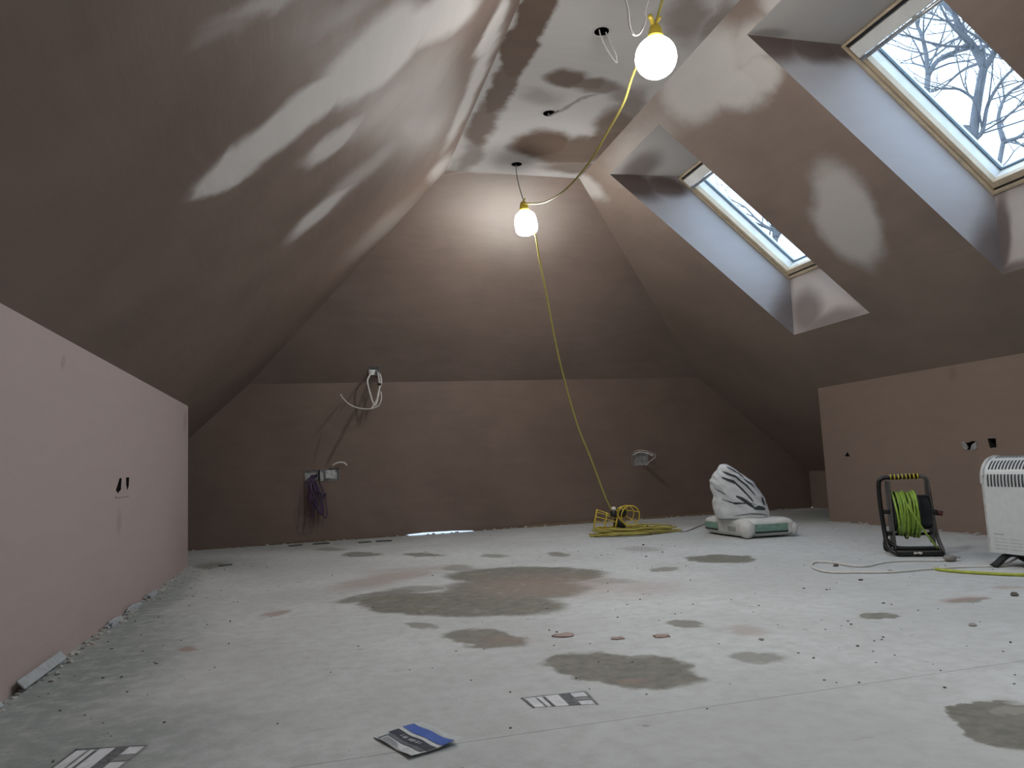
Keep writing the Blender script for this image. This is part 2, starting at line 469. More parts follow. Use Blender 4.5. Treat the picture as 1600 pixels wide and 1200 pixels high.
o = MB().poly([(xL,Y0,0), (xR,Y0,0), (xR,Y0,hR), (xcr,Y0,H), (xcl,Y0,H), (xL,Y0,hL)]).build('wall_front', m_front); struct(o)

def backing(hole, n, parent, depth=.06):
    """dark cavity behind a hole: a closed prism a little larger than the hole"""
    n = Vector(n).normalized(); P = [Vector(p) for p in hole]; c = sum(P, Vector())/len(P); k = len(P)
    A_ = [c+(p-c)*1.25+n*.0006 for p in P]; B_ = [p+n*depth for p in A_]
    MB().add(A_+B_, [(i, (i+1) % k, k+(i+1) % k, k+i) for i in range(k)]+[tuple(range(k, 2*k))]).build('cavity', m_dark, parent)
OBJ = {o.name: o for o in COL.objects}
backing(hl1, (-1,0,0), OBJ['wall_left']); backing(hl2, (-1,0,0), OBJ['wall_left'])
for h_ in (hr1, hr2, hr3): backing(h_, (1,0,0), OBJ['wall_right'])
backing(hb_box, (0,1,0), OBJ['wall_back']); backing(hb_box2, (0,1,0), OBJ['wall_back'])
backing(hbx, PLANES['hip'][0], OBJ['wall_hip'])

# ------------------------------------------------------------------ roof windows
m_pine = simple('lacquered_pine', (.56,.45,.31), .45, var=.1, scale=12)
m_sash = simple('skylit_pale_sash', (.76,.76,.73), .4, var=.05, scale=15)  # sash is pine; skylight brightness is put into this pale colour
m_gask = simple('rubber_gasket', (.10,.15,.18), .6)
m_alu = simple('satin_aluminium', (.55,.57,.58), .35, metal=.8)
m_black = simple('black_rubber', (.012,.012,.012), .6)
def glass_mat():
    k = NT('window_glass')
    k.t.nodes.remove(k.b)
    tr = k.n('ShaderNodeBsdfTransparent'); tr.inputs[0].default_value = (.93,.97,.97,1)
    gl = k.n('ShaderNodeBsdfGlossy'); gl.inputs['Roughness'].default_value = .02
    lw = k.n('ShaderNodeLayerWeight'); fac = k.math('MULTIPLY_ADD', k.math('POWER', lw.outputs['Facing'], 4.0), .35, .03)
    mx = k.n('ShaderNodeMixShader')
    k.t.links.new(fac, mx.inputs[0]); k.t.links.new(tr.outputs[0], mx.inputs[1]); k.t.links.new(gl.outputs[0], mx.inputs[2])
    k.t.links.new(mx.outputs[0], k.t.nodes['Material Output'].inputs[0])
    return k.m
m_glass = glass_mat()
m_rev = {}
def reveal_mats(i):
    y0, y1 = WINS[i]
    if i == 0:
        # far cheek plane y=y1 ; sill plane x=3.165
        PLANES['cheek0'] = ((0,1,0), (0,y1,0)); PLANES['sill0'] = ((1,0,0), (3.165,0,0)); PLANES['head0'] = ((0,0,1), (0,0,2.35))
        fs = [(1195,60,60,34,20,.4,1), (1270,76,50,22,15,.4,.95), (1310,78,30,12,15,.5,.9), (1548,400,30,60,0,.6,.8)]  # upper patches: wet plaster plus painted shade from the frame head
        ss = [(1565,370,14,70,0,.4,.9), (1580,425,60,14,-15,.5,.9)]
        hs = [(1200,55,30,8,0,.6,.5)]
    elif i == 1:
        PLANES['cheek1'] = ((0,1,0), (0,y1,0)); PLANES['sill1'] = ((1,0,0), (3.165,0,0)); PLANES['head1'] = ((0,0,1), (0,0,2.35))
        fs = [(985,285,50,20,25,.4,1), (1040,292,40,16,10,.4,.95), (1228,500,24,44,0,.6,.75)]  # top patches carry head shade as well as wet plaster
        ss = [(1260,485,22,32,0,.5,.75), (1300,500,60,14,-15,.6,.7)]
        hs = [(1000,262,36,18,-30,.5,.7)]
    else:
        return (m_rev['c1'], m_rev['s1'], m_rev['h1'])
    def pm(n, plane, sp, dry):
        base_axes = plane_axes
        return plaster(n, plane, (.13,.095,.085), dry, base=.95, wet_shade_spec=sp, amp=.35, spec_wet=.3)
    m_rev['c%d' % i] = pm('plaster_reveal_cheek', 'cheek%d' % i, fs, (.47,.45,.45))
    m_rev['s%d' % i] = pm('plaster_reveal_sill', 'sill%d' % i, ss, (.52,.46,.42))
    m_rev['h%d' % i] = pm('plaster_reveal_head', 'head%d' % i, hs, (.46,.44,.42))
    return (m_rev['c%d' % i], m_rev['s%d' % i], m_rev['h%d' % i])
_pa = plane_axes
def plane_axes(plane):
    if plane.startswith('cheek'): return Vector((1,0,0)), Vector((0,0,1))
    if plane.startswith('sill'): return Vector((0,1,0)), Vector((0,0,1))
    if plane.startswith('head'): return Vector((0,1,0)), Vector((1,0,0))
    return _pa(plane)
T = Vector((2.38,0,2.35)); B = Vector((3.165,0,1.68))
sdir = (B-T).normalized(); ndir = Vector((-sdir.z,0,sdir.x)); WL = (B-T).length
def roof_window(i):
    y0, y1 = WINS[i]; w = y1-y0
    mats = reveal_mats(i)
    root = bpy.data.objects.new('window_%d' % (i+1), None); COL.objects.link(root); root.location = (3.165, (y0+y1)/2, 1.68); struct(root)
    h = win_hole(y0, y1)
    e = ndir*.012
    t0, t1, b0, b1 = [Vector((p.x, y, p.z))+e for p, y in ((T,y0), (T,y1), (B,y0), (B,y1))]
    MB().poly([h[1], h[2], b1, t1]).build('reveal_cheek', mats[0], root)
    MB().poly([h[0], t0, b0, h[3]]).build('reveal_cheek', mats[0], root)
    MB().poly([h[0], h[1], t1, t0]).build('reveal_head', mats[2], root)
    MB().poly([h[3], b0, b1, h[2]]).build('reveal_sill', mats[1], root)
    F = frame_mat(Vector((T.x, y0, T.z)), Vector((0,1,0)), sdir, ndir)   # local x along width, y down the slope, z outwards
    def bar(name, x0, x1, s0, s1, n0, n1, mat, par=root, bev=.002): return MB().box(x0, x1, s0, s1, n0, n1, F, bev).build(name, mat, par)
    ft = .016
    # outer frame
    bar('frame_side', 0, ft, 0, WL, -.004, .050, m_pine); bar('frame_side', w-ft, w, 0, WL, -.004, .050, m_pine)
    bar('frame_top', ft, w-ft, 0, .012, -.004, .050, m_pine); bar('frame_bottom', ft, w-ft, WL-ft, WL, -.004, .050, m_pine)
    bar('gasket_strip', ft, w-ft, .012, .026, .004, .050, m_black, bev=0); bar('gasket_strip', ft, w-ft, WL-ft-.010, WL-ft, .012, .05, m_black, bev=0)
    # sash
    a = ft+.004; c = .040; sy0 = .030; sy1 = WL-ft-.012
    sash = bar('sash_side', a, c, sy0, sy1, .018, .125, m_sash)
    bar('sash_side', w-c, w-a, sy0, sy1, .018, .125, m_sash)
    bar('sash_top', c, w-c, sy0, sy0+.06, .018, .125, m_sash); bar('sash_bottom', c, w-c, sy1-.03, sy1, .018, .125, m_sash)
    bar('sash_lining', ft+.001, c+.002, sy0, sy1, .008, .040, m_pine); bar('sash_lining', w-c-.002, w-ft-.001, sy0, sy1, .008, .040, m_pine)
    bar('sash_lining', c+.002, w-c-.002, sy1-.034, sy1, .008, .040, m_pine)
    # glass and spacer
    bar('glass_pane', c-.002, w-c+.002, sy0+.05, sy1-.02, .104, .110, m_glass, bev=0)
    for (x0, x1, s0, s1) in ((c, c+.007, sy0+.06, sy1-.03), (w-c-.007, w-c, sy0+.06, sy1-.03), (c+.007, w-c-.007, sy1-.037, sy1-.03)):
        bar('glazing_spacer', x0, x1, s0, s1, .090, .1035, m_gask, bev=0)
    # ventilation flap with its grip bar
    bar('vent_flap', c-.01, w-c+.01, .030, .095, -.012, .010, m_sash, bev=.004)
    q = lambda x, s, n: F@Vector((x, s, n))
    MB().tube([q(c+.0, .106, -.014), q(w-c, .106, -.014)], .010, 10, smoothpath=False).build('vent_bar', m_alu, root)
    for xx in (c+.02, w/2, w-c-.02): bar('bar_bracket', xx-.012, xx+.012, .090, .112, -.016, .004, m_alu)
    # outer cover strip so that the frame closes against the roof
    bar('cover_strip', -.05, .004, -.05, WL+.05, .012, .13, m_gask, bev=0); bar('cover_strip', w-.004, w+.05, -.05, WL+.05, .012, .13, m_gask, bev=0)
    bar('cover_strip', -.05, w+.05, -.05, .004, .012, .13, m_gask, bev=0); bar('cover_strip', -.05, w+.05, WL-.004, WL+.05, .012, .13, m_gask, bev=0)
    ld = bpy.data.lights.new('sky_portal', 'AREA'); ld.shape = 'RECTANGLE'; ld.size = w-.08; ld.size_y = WL-.1
    ld.cycles.is_portal = True
    lo = bpy.data.objects.new('sky_portal', ld); COL.objects.link(lo)
    lo.matrix_world = F@Matrix.Translation((w/2, WL/2, .116))@Matrix.Rotation(0, 4, 'X')
for i in range(len(WINS)): roof_window(i)

# ------------------------------------------------------------------ lit festoon lamps
def emit(name, col, st):
    k = NT(name); k.b.inputs['Base Color'].default_value = (.9,.9,.9,1)
    k.b.inputs['Emission Color'].default_value = c4(col); k.b.inputs['Emission Strength'].default_value = st
    return k.m
m_bulb = emit('glowing_globe', (1.0,.975,.94), LAMP)
m_neck = emit('glowing_neck', (1.0,.975,.94), 6.0)
m_yel = simple('yellow_cable_sheath', (.43,.37,.085), .5, var=.08)
m_cage = simple('yellow_plastic_guard', (.62,.47,.05), .45, var=.06)
m_blk = simple('black_plastic', (.018,.018,.019), .45)
m_white = simple('white_cable_sheath', (.66,.65,.62), .5, var=.06)
m_grey = simple('grey_cable_sheath', (.30,.29,.28), .5)
L1 = Vector((1.284,2.40,2.017)); L2 = Vector((1.316,4.30,2.015))
def lit_lamp(c, prof, label, lean):
    r = thing('hanging_lamp', label, 'lamp', c+Vector((0,0,.16)), None)
    Mx = axis_mat(c, lean)
    cut = -.004
    lowp = [p for p in prof if p[1] < cut]; upp = [p for p in prof if p[1] >= cut]
    mid = (lowp[-1][0]*.5+upp[0][0]*.5+.0005, cut)
    MB().lathe(lowp+[mid], Mx, 28).build('globe', m_bulb, r)
    MB().lathe([mid]+upp, Mx, 28).build('globe_neck', m_neck, r)
    zt = prof[-1][1]
    h = MB().lathe([(.0,zt-.003), (.026,zt-.003), (.028,zt+.02), (.022,zt+.05), (.012,zt+.062), (0,zt+.063)], Mx, 16).build('lamp_holder', m_cage, r)
    MB().tube([Mx@Vector((.028*math.cos(a), .028*math.sin(a), zt+.012)) for a in [i*math.pi/6 for i in range(12)]], .004, 6, closed=True, sub=2).build('holder_ring', m_cage, h)
    MB().tube([Mx@Vector((-.05,.0,zt+.050)), Mx@Vector((0,.0,zt+.058)), Mx@Vector((.045,.0,zt+.066))], .0045, 6).build('cable_clip', m_cage, r)
    return r
p1 = [(0,-.078)]+[(.079*math.sin(a), -.079*math.cos(a)) for a in [i*math.pi/14 for i in range(1,12)]]+[(.036,.072)]
p2 = [(0,-.080), (.030,-.079), (.056,-.070), (.068,-.052), (.070,-.02), (.069,.02), (.060,.050), (.036,.072)]
lit_lamp(L1, p1, 'round glowing lamp hanging highest, nearest the camera, beside the large roof window', (0.05,0,1))
lit_lamp(Vector((1.30,.55,2.02)), p1, 'unseen lamp added overhead on the string to brighten the near floor', (0,0,1))  # extra lamp out of view, added to lighten the near floor
lit_lamp(L2, p2, 'smaller looking glowing lamp hanging in front of the far sloping wall', (-.08,0,1))

fc = thing('festoon_cable', 'yellow cable strung between the two lit lamps and down to the coil on the floor', 'cable', (1.93,4.75,0))
top1 = L1+Vector((.004,0,.125)); top2 = L2+Vector((-.012,0,.125))
MB().tube([Vector((1.30,.55,2.145)), Vector((1.30,.60,2.12)), Vector((1.30,1.0,2.03)), Vector((1.302,1.5,2.10)), Vector((1.304,1.95,2.33)), Vector((1.304,2.10,2.405)), Vector((1.305,2.22,2.36)), atX(1035,0,1.305), atX(1022,45,1.30), top1+Vector((0,-.01,.0)), top1+Vector((0,.03,-.02)), atX(990,115,1.30), atX(975,160,1.30), atX(950,205,1.30), atX(920,255,1.30), atX(885,295,1.30), atX(860,312,1.30), atX(840,318,1.305), top2]
    , .0052, 6).build('cable_run', m_yel, fc)
dn = [top2]
for (x, y, Y) in [(836,366,4.24),(842,400,4.27),(852,450,4.31),(870,545,4.40),(889,620,4.48),(905,672,4.54),(923,716,4.61),(938,756,4.67),(947,780,4.70)]:
    dn.append(atY(x, y, Y))
MB().tube(dn, .0055, 6).build('cable_run', m_yel, fc)
MB().tube([atY(1022,46,2.40), atY(1017,27,2.38), atY(1015,26,2.36)], .009, 6).build('cable_clip', m_cage, fc)
# coil on the floor
rc = random.Random(11)
for k in range(13):
    cx = 2.08+rc.uniform(-.07,.07); cy = 4.70+rc.uniform(-.05,.05); a = rc.uniform(.12,.29); b = rc.uniform(.06,.17); z0 = .006+.0030*k
    ph = rc.uniform(-.15,.15); pts = []
    for i in range(14):
        t = 2*math.pi*i/14; rx = a*(1+rc.uniform(-.06,.06)); ry = b*(1+rc.uniform(-.08,.08))
        X, Yv = rx*math.cos(t), ry*math.sin(t)
        pts.append((cx+X*math.cos(ph)-Yv*math.sin(ph)*.6, cy+X*math.sin(ph)*.4+Yv*math.cos(ph), z0+rc.uniform(-.0,.012)))
    MB().tube(pts, .0055, 5, sub=3, closed=True).build('cable_coil', m_yel, fc)
e0 = atZ(1000,835,.006)
MB().tube([(1.86,4.72,.012), atZ(922,838,.006), atZ(960,836.5,.006), atZ(1020,833,.006), atZ(1062,829,.006), (2.42,4.72,.008), (2.30,4.80,.012)], .0055, 6).build('cable_coil', m_yel, fc)
MB().tube([(2.38,4.62,.006), atZ(1072,830,.006), atZ(1090,823,.006), atZ(1104,818,.006)], .0035, 6).build('cable_tail', m_grey, fc)

def cage_lamp(mouth, apex, R, label, seed):
    r = thing('cage_lamp', label, 'lamp', (apex+mouth)/2*1.0, 'unlit cage lamps on the coil')
    L = (mouth-apex).length
    Mx = axis_mat(apex, mouth-apex)
    def rg(rad, z, t): return MB().tube([Mx@Vector((rad*math.cos(2*math.pi*i/18), rad*math.sin(2*math.pi*i/18), z)) for i in range(18)], t, 6, sub=1, closed=True)
    rg(R, L, .0042).build('guard_ring', m_cage, r)
    rg(R*.86, L*.55, .0036).build('guard_ring', m_cage, r)
    rg(R*.55, L*.1, .006).build('guard_ring', m_cage, r)
    for i in range(6):
        a = 2*math.pi*i/6+.3
        d = Vector((math.cos(a), math.sin(a), 0))
        MB().tube([Mx@(d*R*.55+Vector((0,0,L*.1))), Mx@(d*R*.86+Vector((0,0,L*.55))), Mx@(d*R+Vector((0,0,L)))], .0032, 6, sub=3).build('guard_rib', m_cage, r)
    MB().lathe([(.0,-.05), (.020,-.05), (.024,-.035), (.024,.01), (.030,.02), (.030,.03), (.02,.03), (0,.028)], Mx, 14).build('lamp_holder', m_blk, r)
    return r
cage_lamp(atY(930,811,4.785), atY(966,818,4.73), .066, 'unlit yellow cage lamp lying on the coil with its mouth to the left', 1)
cage_lamp(atY(985,806,4.62), atY(970,800,4.76), .068, 'unlit yellow cage lamp on the coil with its round mouth facing the room', 2)
r = thing('lamp_socket', 'black lamp socket with pale cap standing on top of the yellow cable coil', 'socket', atY(959,800,4.72))
Mx = axis_mat(atY(958.5,802,4.72), (.12,0,1))
MB().lathe([(0,-.026), (.020,-.026), (.023,-.012), (.022,.012), (.017,.02), (.0,.02)], Mx, 16).build('socket_body', m_blk, r)
MB().lathe([(.014,.02), (.017,.024), (.016,.036), (.009,.044), (0,.045)], Mx, 16).build('cap', m_white, r)
MB().tube([atY(947,780,4.70), atY(951,788,4.71), atY(957,801,4.72)], .005, 6).build('cable_end', m_yel, r)

# ------------------------------------------------------------------ cables hanging from the ceiling holes
def hang(pts, r, mat, name, label, grp=None):
    o = MB().tube(pts, r, 6).build(name, mat); return tag(o, label, 'cable', grp)
hang([(1.30,4.385,H+.05), (1.295,4.385,2.39), (1.30,4.36,2.28), (1.312,4.32,2.17), top2+Vector((0,0,-.01))], .0032, m_grey, 'ceiling_cable', 'thin grey cable dropping from the far ceiling hole to the far lamp')
hang([(1.294,3.686,H+.05), (1.292,3.686,H-.012), (1.318,3.66,H-.010), (1.335,3.64,H-.006)], .005, m_grey, 'ceiling_cable', 'short grey cable stub in the middle ceiling hole')
hang([(1.275,2.90,H+.04), atY(939,58,2.88), atY(950,80,2.87), atY(961,96,2.86), atY(964,97,2.855), atY(962,85,2.86), atY(955,70,2.88), (1.305,2.91,H+.03)], .0032, m_white, 'ceiling_cable', 'pale cable loop hanging from the ceiling hole left of the near lamp')
hang([(1.275,2.12,H+.03), atY(982,-40,2.25), atY(982,20,2.3), atY(985,45,2.32), atY(992,55,2.33), atY(1001,50,2.34), atY(1009,30,2.33), atY(1013,0,2.3), (1.31,2.13,H+.02)], .0035, m_white, 'ceiling_cable', 'pale cable loop hanging from above just behind the near lamp')

# ------------------------------------------------------------------ wall boxes with their cables
m_galv = simple('galvanised_steel', (.50,.52,.53), .4, metal=.6, var=.25)
m_purp = simple('purple_data_cable', (.045,.022,.075), .5)
m_box = simple('box_shadow_grey', (.10,.10,.10), .7)
def open_box(x0, x1, z0, z1, y0, y1, tilt=None):
    m = MB(); t = .0015
    m.box(x0, x1, y1-t, y1, z0, z1); m.box(x0, x0+t, y0, y1, z0, z1); m.box(x1-t, x1, y0, y1, z0, z1)
    m.box(x0, x1, y0, y1, z0, z0+t); m.box(x0, x1, y0, y1, z1-t, z1); return m
# upper box on the hip foot
P = on(585,579,'hip')
r = thing('wall_box', 'grey back box high on the back wall with looped white cables hanging out', 'electrical box', P)
open_box(P.x-.045, P.x+.04, P.z-.035, P.z+.032, P.y-.012, P.y+.05).build('metal_box', m_galv, r)
g = P.y-.03
w = lambda x, y, d=0.0: atY(x, y, g-d)
MB().tube([P+Vector((-.02,.03,-.01)), w(578,586), w(574,596,.02), w(578,614,.04), w(584,632,.05), w(588,630,.06), w(592,612,.05), w(593,600,.04), w(591,586), P+Vector((.02,.03,0))], .0068, 8).build('white_cable', m_white, r)
MB().tube([P+Vector((.03,.03,-.01)), w(594,586), w(596,597,.03), w(592,609,.05), w(589,624,.06), w(583,634,.055), w(580,639,.05)], .0062, 8).build('white_cable', m_white, r)
MB().tube([w(595,612,.05), w(596,622,.06), w(592,633,.06), w(582,638,.06), w(572,639,.06), w(558,637,.055), w(545,631,.05), w(536,622,.045), w(532,616,.04)], .0038, 8).build('white_cable', m_white, r)
MB().tube([w(590,600,.052), w(595.5,600.5,.052)], .010, 8, smoothpath=False).build('black_tape', m_blk, r)
# double box low on the back wall
P = on(503,742,'back')
r = thing('wall_box', 'double metal back box low on the back wall with purple cables drooping below', 'electrical box', P)
for (xa, xb) in ((476,497), (500,514), (514,530)):
    a = on(xa, 752, 'back'); b = on(xb, 733, 'back')
    open_box(a.x, b.x, a.z, b.z, Yb-.008, Yb+.045).build('metal_box', m_galv, r)
MB().box(on(509,745,'back').x, on(524,745,'back').x, Yb-.014, Yb-.009, on(509,748,'back').z, on(509,735,'back').z).build('box_lug', m_galv, r)
g = Yb-.03
w = lambda x, y, d=0.0: atY(x, y, g-d)
MB().tube([P+Vector((.09,.05,.03)), w(519,728), w(528,723,.02), w(537,723,.04), w(542,727,.05)], .007, 8, radii=[.004,.006,.007,.007,.005]).build('white_cable', m_white, r)
rp = random.Random(5)
for k in range(7):
    a = rp.uniform(478,494); dx = rp.uniform(-4,16); bot = rp.uniform(775,812)
    pts = [P+Vector((-.08+.01*k,.03,0)), w(a, 752), w(a+dx*.4, 768, .03), w(a+dx, bot-8, .05+.006*k), w(a+dx+4, bot, .05+.006*k), w(a+dx+7, bot-8, .045), w(a+dx*.5+8, 772, .03), w(a+6, 754)]
    MB().tube(pts, .0045, 6).build('purple_cable', m_purp, r)
# box at the right of the back wall
P = on(1001,717,'back')
r = thing('wall_box', 'single back box on the back wall above the yellow coil with a white cable loop', 'electrical box', P)
a = on(988,728,'back'); b = on(1012,706,'back')
open_box(a.x, b.x, a.z, b.z, Yb-.006, Yb+.045).build('metal_box', m_galv, r)
g = Yb-.02
for k, dz in enumerate((0, .013)):
    MB().tube([P+Vector((-.05,.04,.01)), w(990,707), w(998,703.5,.03), w(1010,705,.06), w(1021,709.5,.08), w(1024,712,.08), w(1022,716,.07), w(1014,722,.04), w(1009,727,.01), P+Vector((.03,.04,-.02))][:10], .0045, 7).build('white_cable', m_white, r)
    if k == 0:
        MB().tube([P+Vector((-.06,.04,.0)), w(991,710), w(999,706.5,.035), w(1010,708,.065), w(1020,712,.085)], .0045, 7).build('white_cable', m_white, r)
# boxes behind the holes of the left and right walls
for nm, plane, hs, s, lab in (('socket_recess','left',(hl1,hl2),-1,'pair of narrow dark socket holes half plastered over in the left wall'),):
    ys = [p.y for h in hs for p in h]; zs = [p.z for h in hs for p in h]
    r = thing(nm, lab, 'electrical box', (xL, sum(ys)/len(ys), sum(zs)/len(zs)))
    m = MB(); x0, x1 = xL-.05, xL-.001; y0, y1, z0, z1 = min(ys)-.01, max(ys)+.01, min(zs)-.01, max(zs)+.01
    m.add([(x0,y0,z0),(x0,y1,z0),(x0,y1,z1),(x0,y0,z1),(x1,y0,z0),(x1,y1,z0),(x1,y1,z1),(x1,y0,z1)], [(0,1,2,3),(0,1,5,4),(1,2,6,5),(2,3,7,6),(3,0,4,7)])
    m.build('metal_box', m_dark, r)
    MB().box(xL, xL+.004, y0+.0, y1-.02, z0-.006, z0+.002, None, .0015).build('plaster_lip', m_lw, r)
def recess(hs, lab, cat='electrical box'):
    ys = [p.y for p in hs]; zs = [p.z for p in hs]
    r = thing('socket_recess', lab, cat, (xR, sum(ys)/len(ys), sum(zs)/len(zs)))
    m = MB(); x1, x0 = xR+.05, xR+.001; y0, y1, z0, z1 = min(ys)-.01, max(ys)+.01, min(zs)-.01, max(zs)+.01
    m.add([(x1,y0,z0),(x1,y1,z0),(x1,y1,z1),(x1,y0,z1),(x0,y0,z0),(x0,y1,z0),(x0,y1,z1),(x0,y0,z1)], [(0,1,2,3),(0,1,5,4),(1,2,6,5),(2,3,7,6),(3,0,4,7)])
    m.build('metal_box', m_dark, r)
    return r, (y0,y1,z0,z1)
recess(hr1, 'small triangular dark hole in the right wall near its far edge', 'hole')
recess(hr2, 'small square dark hole in the right wall above the white heater')
r, (y0,y1,z0,z1) = recess(hr3, 'ragged socket box with torn plaster left of the square hole in the right wall')
for (q, dx) in (([(1504,690),(1509,691),(1514,699),(1511,703),(1505,699)], .006), ([(1519,695),(1526,690),(1527,700),(1523,704),(1517,703)], .005)):
    pts = [on(x, y, 'right') for x, y in q]
    n = len(pts); vs = [p-Vector((.0005,0,0)) for p in pts]+[p-Vector((dx,0,0)) for p in pts]
    MB().add(vs, [tuple(range(n)), tuple(range(n,2*n))[::-1]]+[(i,(i+1)%n,n+(i+1)%n,n+i) for i in range(n)]).build('plaster_flap', m_galv, r)

# ------------------------------------------------------------------ bags of plaster
def bag_mat(name, col):
    k = NT(name); tc = k.n('ShaderNodeTexCoord').outputs['Object']
    f = k.noise(tc, 18, 5, .6)
    k.put(k.b.inputs['Base Color'], k.mix(k.ramp(f, .3, .7), tuple(v*.88 for v in col), col))
    k.b.inputs['Roughness'].default_value = .55; k.b.inputs['Specular IOR Level'].default_value = .35
    k.bump(k.noise(tc, 30, 4, .6), .5, .006); return k.m
m_bag = bag_mat('paper_bag', (.66,.67,.65)); m_bag2 = bag_mat('white_plastic_bag', (.66,.69,.71))
m_bgreen = simple('bag_green_print', (.19,.33,.27), .6); m_bdark = simple('bag_dark_print_and_crease_shade', (.035,.045,.05), .6)
cA = Vector((2.478,3.955,0)); cL = Vector((2.470,4.455,0)); cR = Vector((2.805,3.895,0))
bx = (cR-cA); by = (cL-cA); HX, HY = bx.length/2, by.length/2
bX = bx.normalized(); bY = by.normalized(); bC = cA+bx/2+by/2; bH = .060
Mb = frame_mat(bC+Vector((0,0,bH)), bX, bY, Vector((0,0,1)))
def bag_surf(d, lift=0.0):
    """superellipsoid sack, pinched at its edges"""
    p = 7.0
    s = (abs(d.x/HX)**p+abs(d.y/HY)**p)**(1/p)
    q = (s**4.2+abs(d.z/bH)**4.2)**(1/4.2)
    v = d/q
    n = mnoise.noise(v*9)*.006+mnoise.noise(v*28)*.002
    v = v*(1+n/.22+lift/.15)
    v.z = max(v.z, -bH+.0)
    return v
r_low = thing('plaster_bag', 'full pale sack lying flat on the floor with green printed bands', 'bag', bC)
bm = bmesh.new(); bmesh.ops.create_cube(bm, size=2)
bmesh.ops.subdivide_edges(bm, edges=list(bm.edges), cuts=22, use_grid_fill=True)
for v in bm.verts: v.co = bag_surf(Vector((v.co.x*HX, v.co.y*HY, v.co.z*bH)))
MB().bm(bm, Mb, True).build('sack', m_bag, r_low)
def band(face, t0, t1, z0, z1, mat, name, n=14):
    vs, fs = [], []
    for j in range(4):
        z = z0+(z1-z0)*j/3
        for i in range(n+1):
            t = t0+(t1-t0)*i/n
            d = Vector((t*HX, -HY, z*bH)) if face == 'front' else Vector((-HX, t*HY, z*bH))
            vs.append(Mb@bag_surf(d, .0018))
    for j in range(3):
        for i in range(n): a = j*(n+1)+i; fs.append((a, a+1, a+n+2, a+n+1))
    MB().add(vs, fs, True).build(name, mat, r_low)
band('front', -.62, .62, -.30, .38, m_bgreen, 'green_band'); band('front', -.62, .62, -.52, -.31, m_bdark, 'dark_band')
band('left', .15, .88, -.25, .38, m_bgreen, 'green_band'); band('left', .15, .88, -.46, -.26, m_bdark, 'dark_band')
band('left', -.62, -.28, -.38, .1, simple('bag_grey_print', (.32,.34,.33), .7), 'grey_print', 8)
# folded, stuffed end at the near corner
bm = bmesh.new(); bmesh.ops.create_icosphere(bm, subdivisions=3, radius=1)
for v in bm.verts:
    c = v.co.copy(); v.co = Vector((c.x*.046, c.y*.05, c.z*.056))*(1+.12*mnoise.noise(c*2.2))
MB().bm(bm, Matrix.Translation(Mb@Vector((-HX*.84, -HY*.91, -.004))), True).build('folded_end', m_bag, r_low)
for sx, sy in ((.98,-.95),):
    bm = bmesh.new(); bmesh.ops.create_icosphere(bm, subdivisions=2, radius=1)
    for v in bm.verts:
        c = v.co.copy(); v.co = Vector((c.x*.028, c.y*.032, c.z*.040))*(1+.2*mnoise.noise(c*2.2))
    MB().bm(bm, Matrix.Translation(Mb@Vector((HX*sx*.93, HY*sy*.93, -.012))), True).build('folded_end', m_bag, r_low)

# slumped bag on top
Yt = 4.13; base = atY(1161,806,Yt)
vdir = Vector((base.x, base.y, 0)).normalized(); lat = Vector((vdir.y, -vdir.x, 0))
r_top = thing('plaster_bag', 'half empty crumpled white bag slumped on top of the flat sack', 'bag', Vector((base.x, base.y, 2*bH)))
lev = [(808,1119,1203,.115), (800,1117,1204,.125), (790,1116,1201,.125), (778,1114,1195,.12), (766,1111,1186,.112), (754,1109,1174,.10), (744,1109,1163,.088), (735,1112,1152,.07), (729,1117,1144,.05), (726,1123,1138,.03), (725,1129,1133,.012)]
zs0 = base.z
def top_pt(t, a, lift=0.0):
    """point on the slumped bag; t 0..1 up, a angle (pi*1.5 faces the camera)"""
    x = t*(len(lev)-1); i = min(int(x), len(lev)-2); f = x-i
    y, l, rr_, dp = [lev[i][k]*(1-f)+lev[i+1][k]*f for k in range(4)]
    Lp, Rp = atY(l, y, Yt), atY(rr_, y, Yt)
    z = (Lp.z+Rp.z)/2; c = Vector(((Lp.x+Rp.x)/2, (Lp.y+Rp.y)/2, z)); hw = (Vector((Rp.x-Lp.x, Rp.y-Lp.y, 0)).dot(lat))/2
    ca, sa = math.cos(a), math.sin(a)
    e = .8
    px = math.copysign(abs(ca)**e, ca); py = math.copysign(abs(sa)**e, sa)
    q = c+lat*(hw*px)+vdir*(dp*py)
    s = Vector((q.x*1.0, q.y, q.z))
    # folds running down to the right
    fold = mnoise.noise(Vector((q.dot(lat)*7+q.z*8, q.dot(vdir)*5, q.z*1.5)))*.030 + abs(mnoise.noise(Vector((q.dot(lat)*11+q.z*13+3, q.dot(vdir)*6, q.z*3))))*-.028 + mnoise.noise(s*26)*.007
    edge = min(1, (1-t)*6)
    nrm = (lat*(px/max(hw,.03))+vdir*(py/max(dp,.03))+Vector((0,0,.6*t/.12))).normalized()
    q = q+nrm*(fold*edge*min(1, .45+t*2)+lift)
    zmin = 2*bH-.006
    if q.z < zmin: q.z = zmin
    return q
vs, fs = [], []; NA, NT_ = 64, 44
for j in range(NT_+1):
    for i in range(NA): vs.append(top_pt(j/NT_, 2*math.pi*i/NA))
for j in range(NT_):
    for i in range(NA): fs.append((j*NA+i, j*NA+(i+1) % NA, (j+1)*NA+(i+1) % NA, (j+1)*NA+i))
fs.append(tuple(range(NA))[::-1]); fs.append(tuple(NT_*NA+i for i in range(NA)))
MB().add(vs, fs, True).build('sack', m_bag2, r_top)
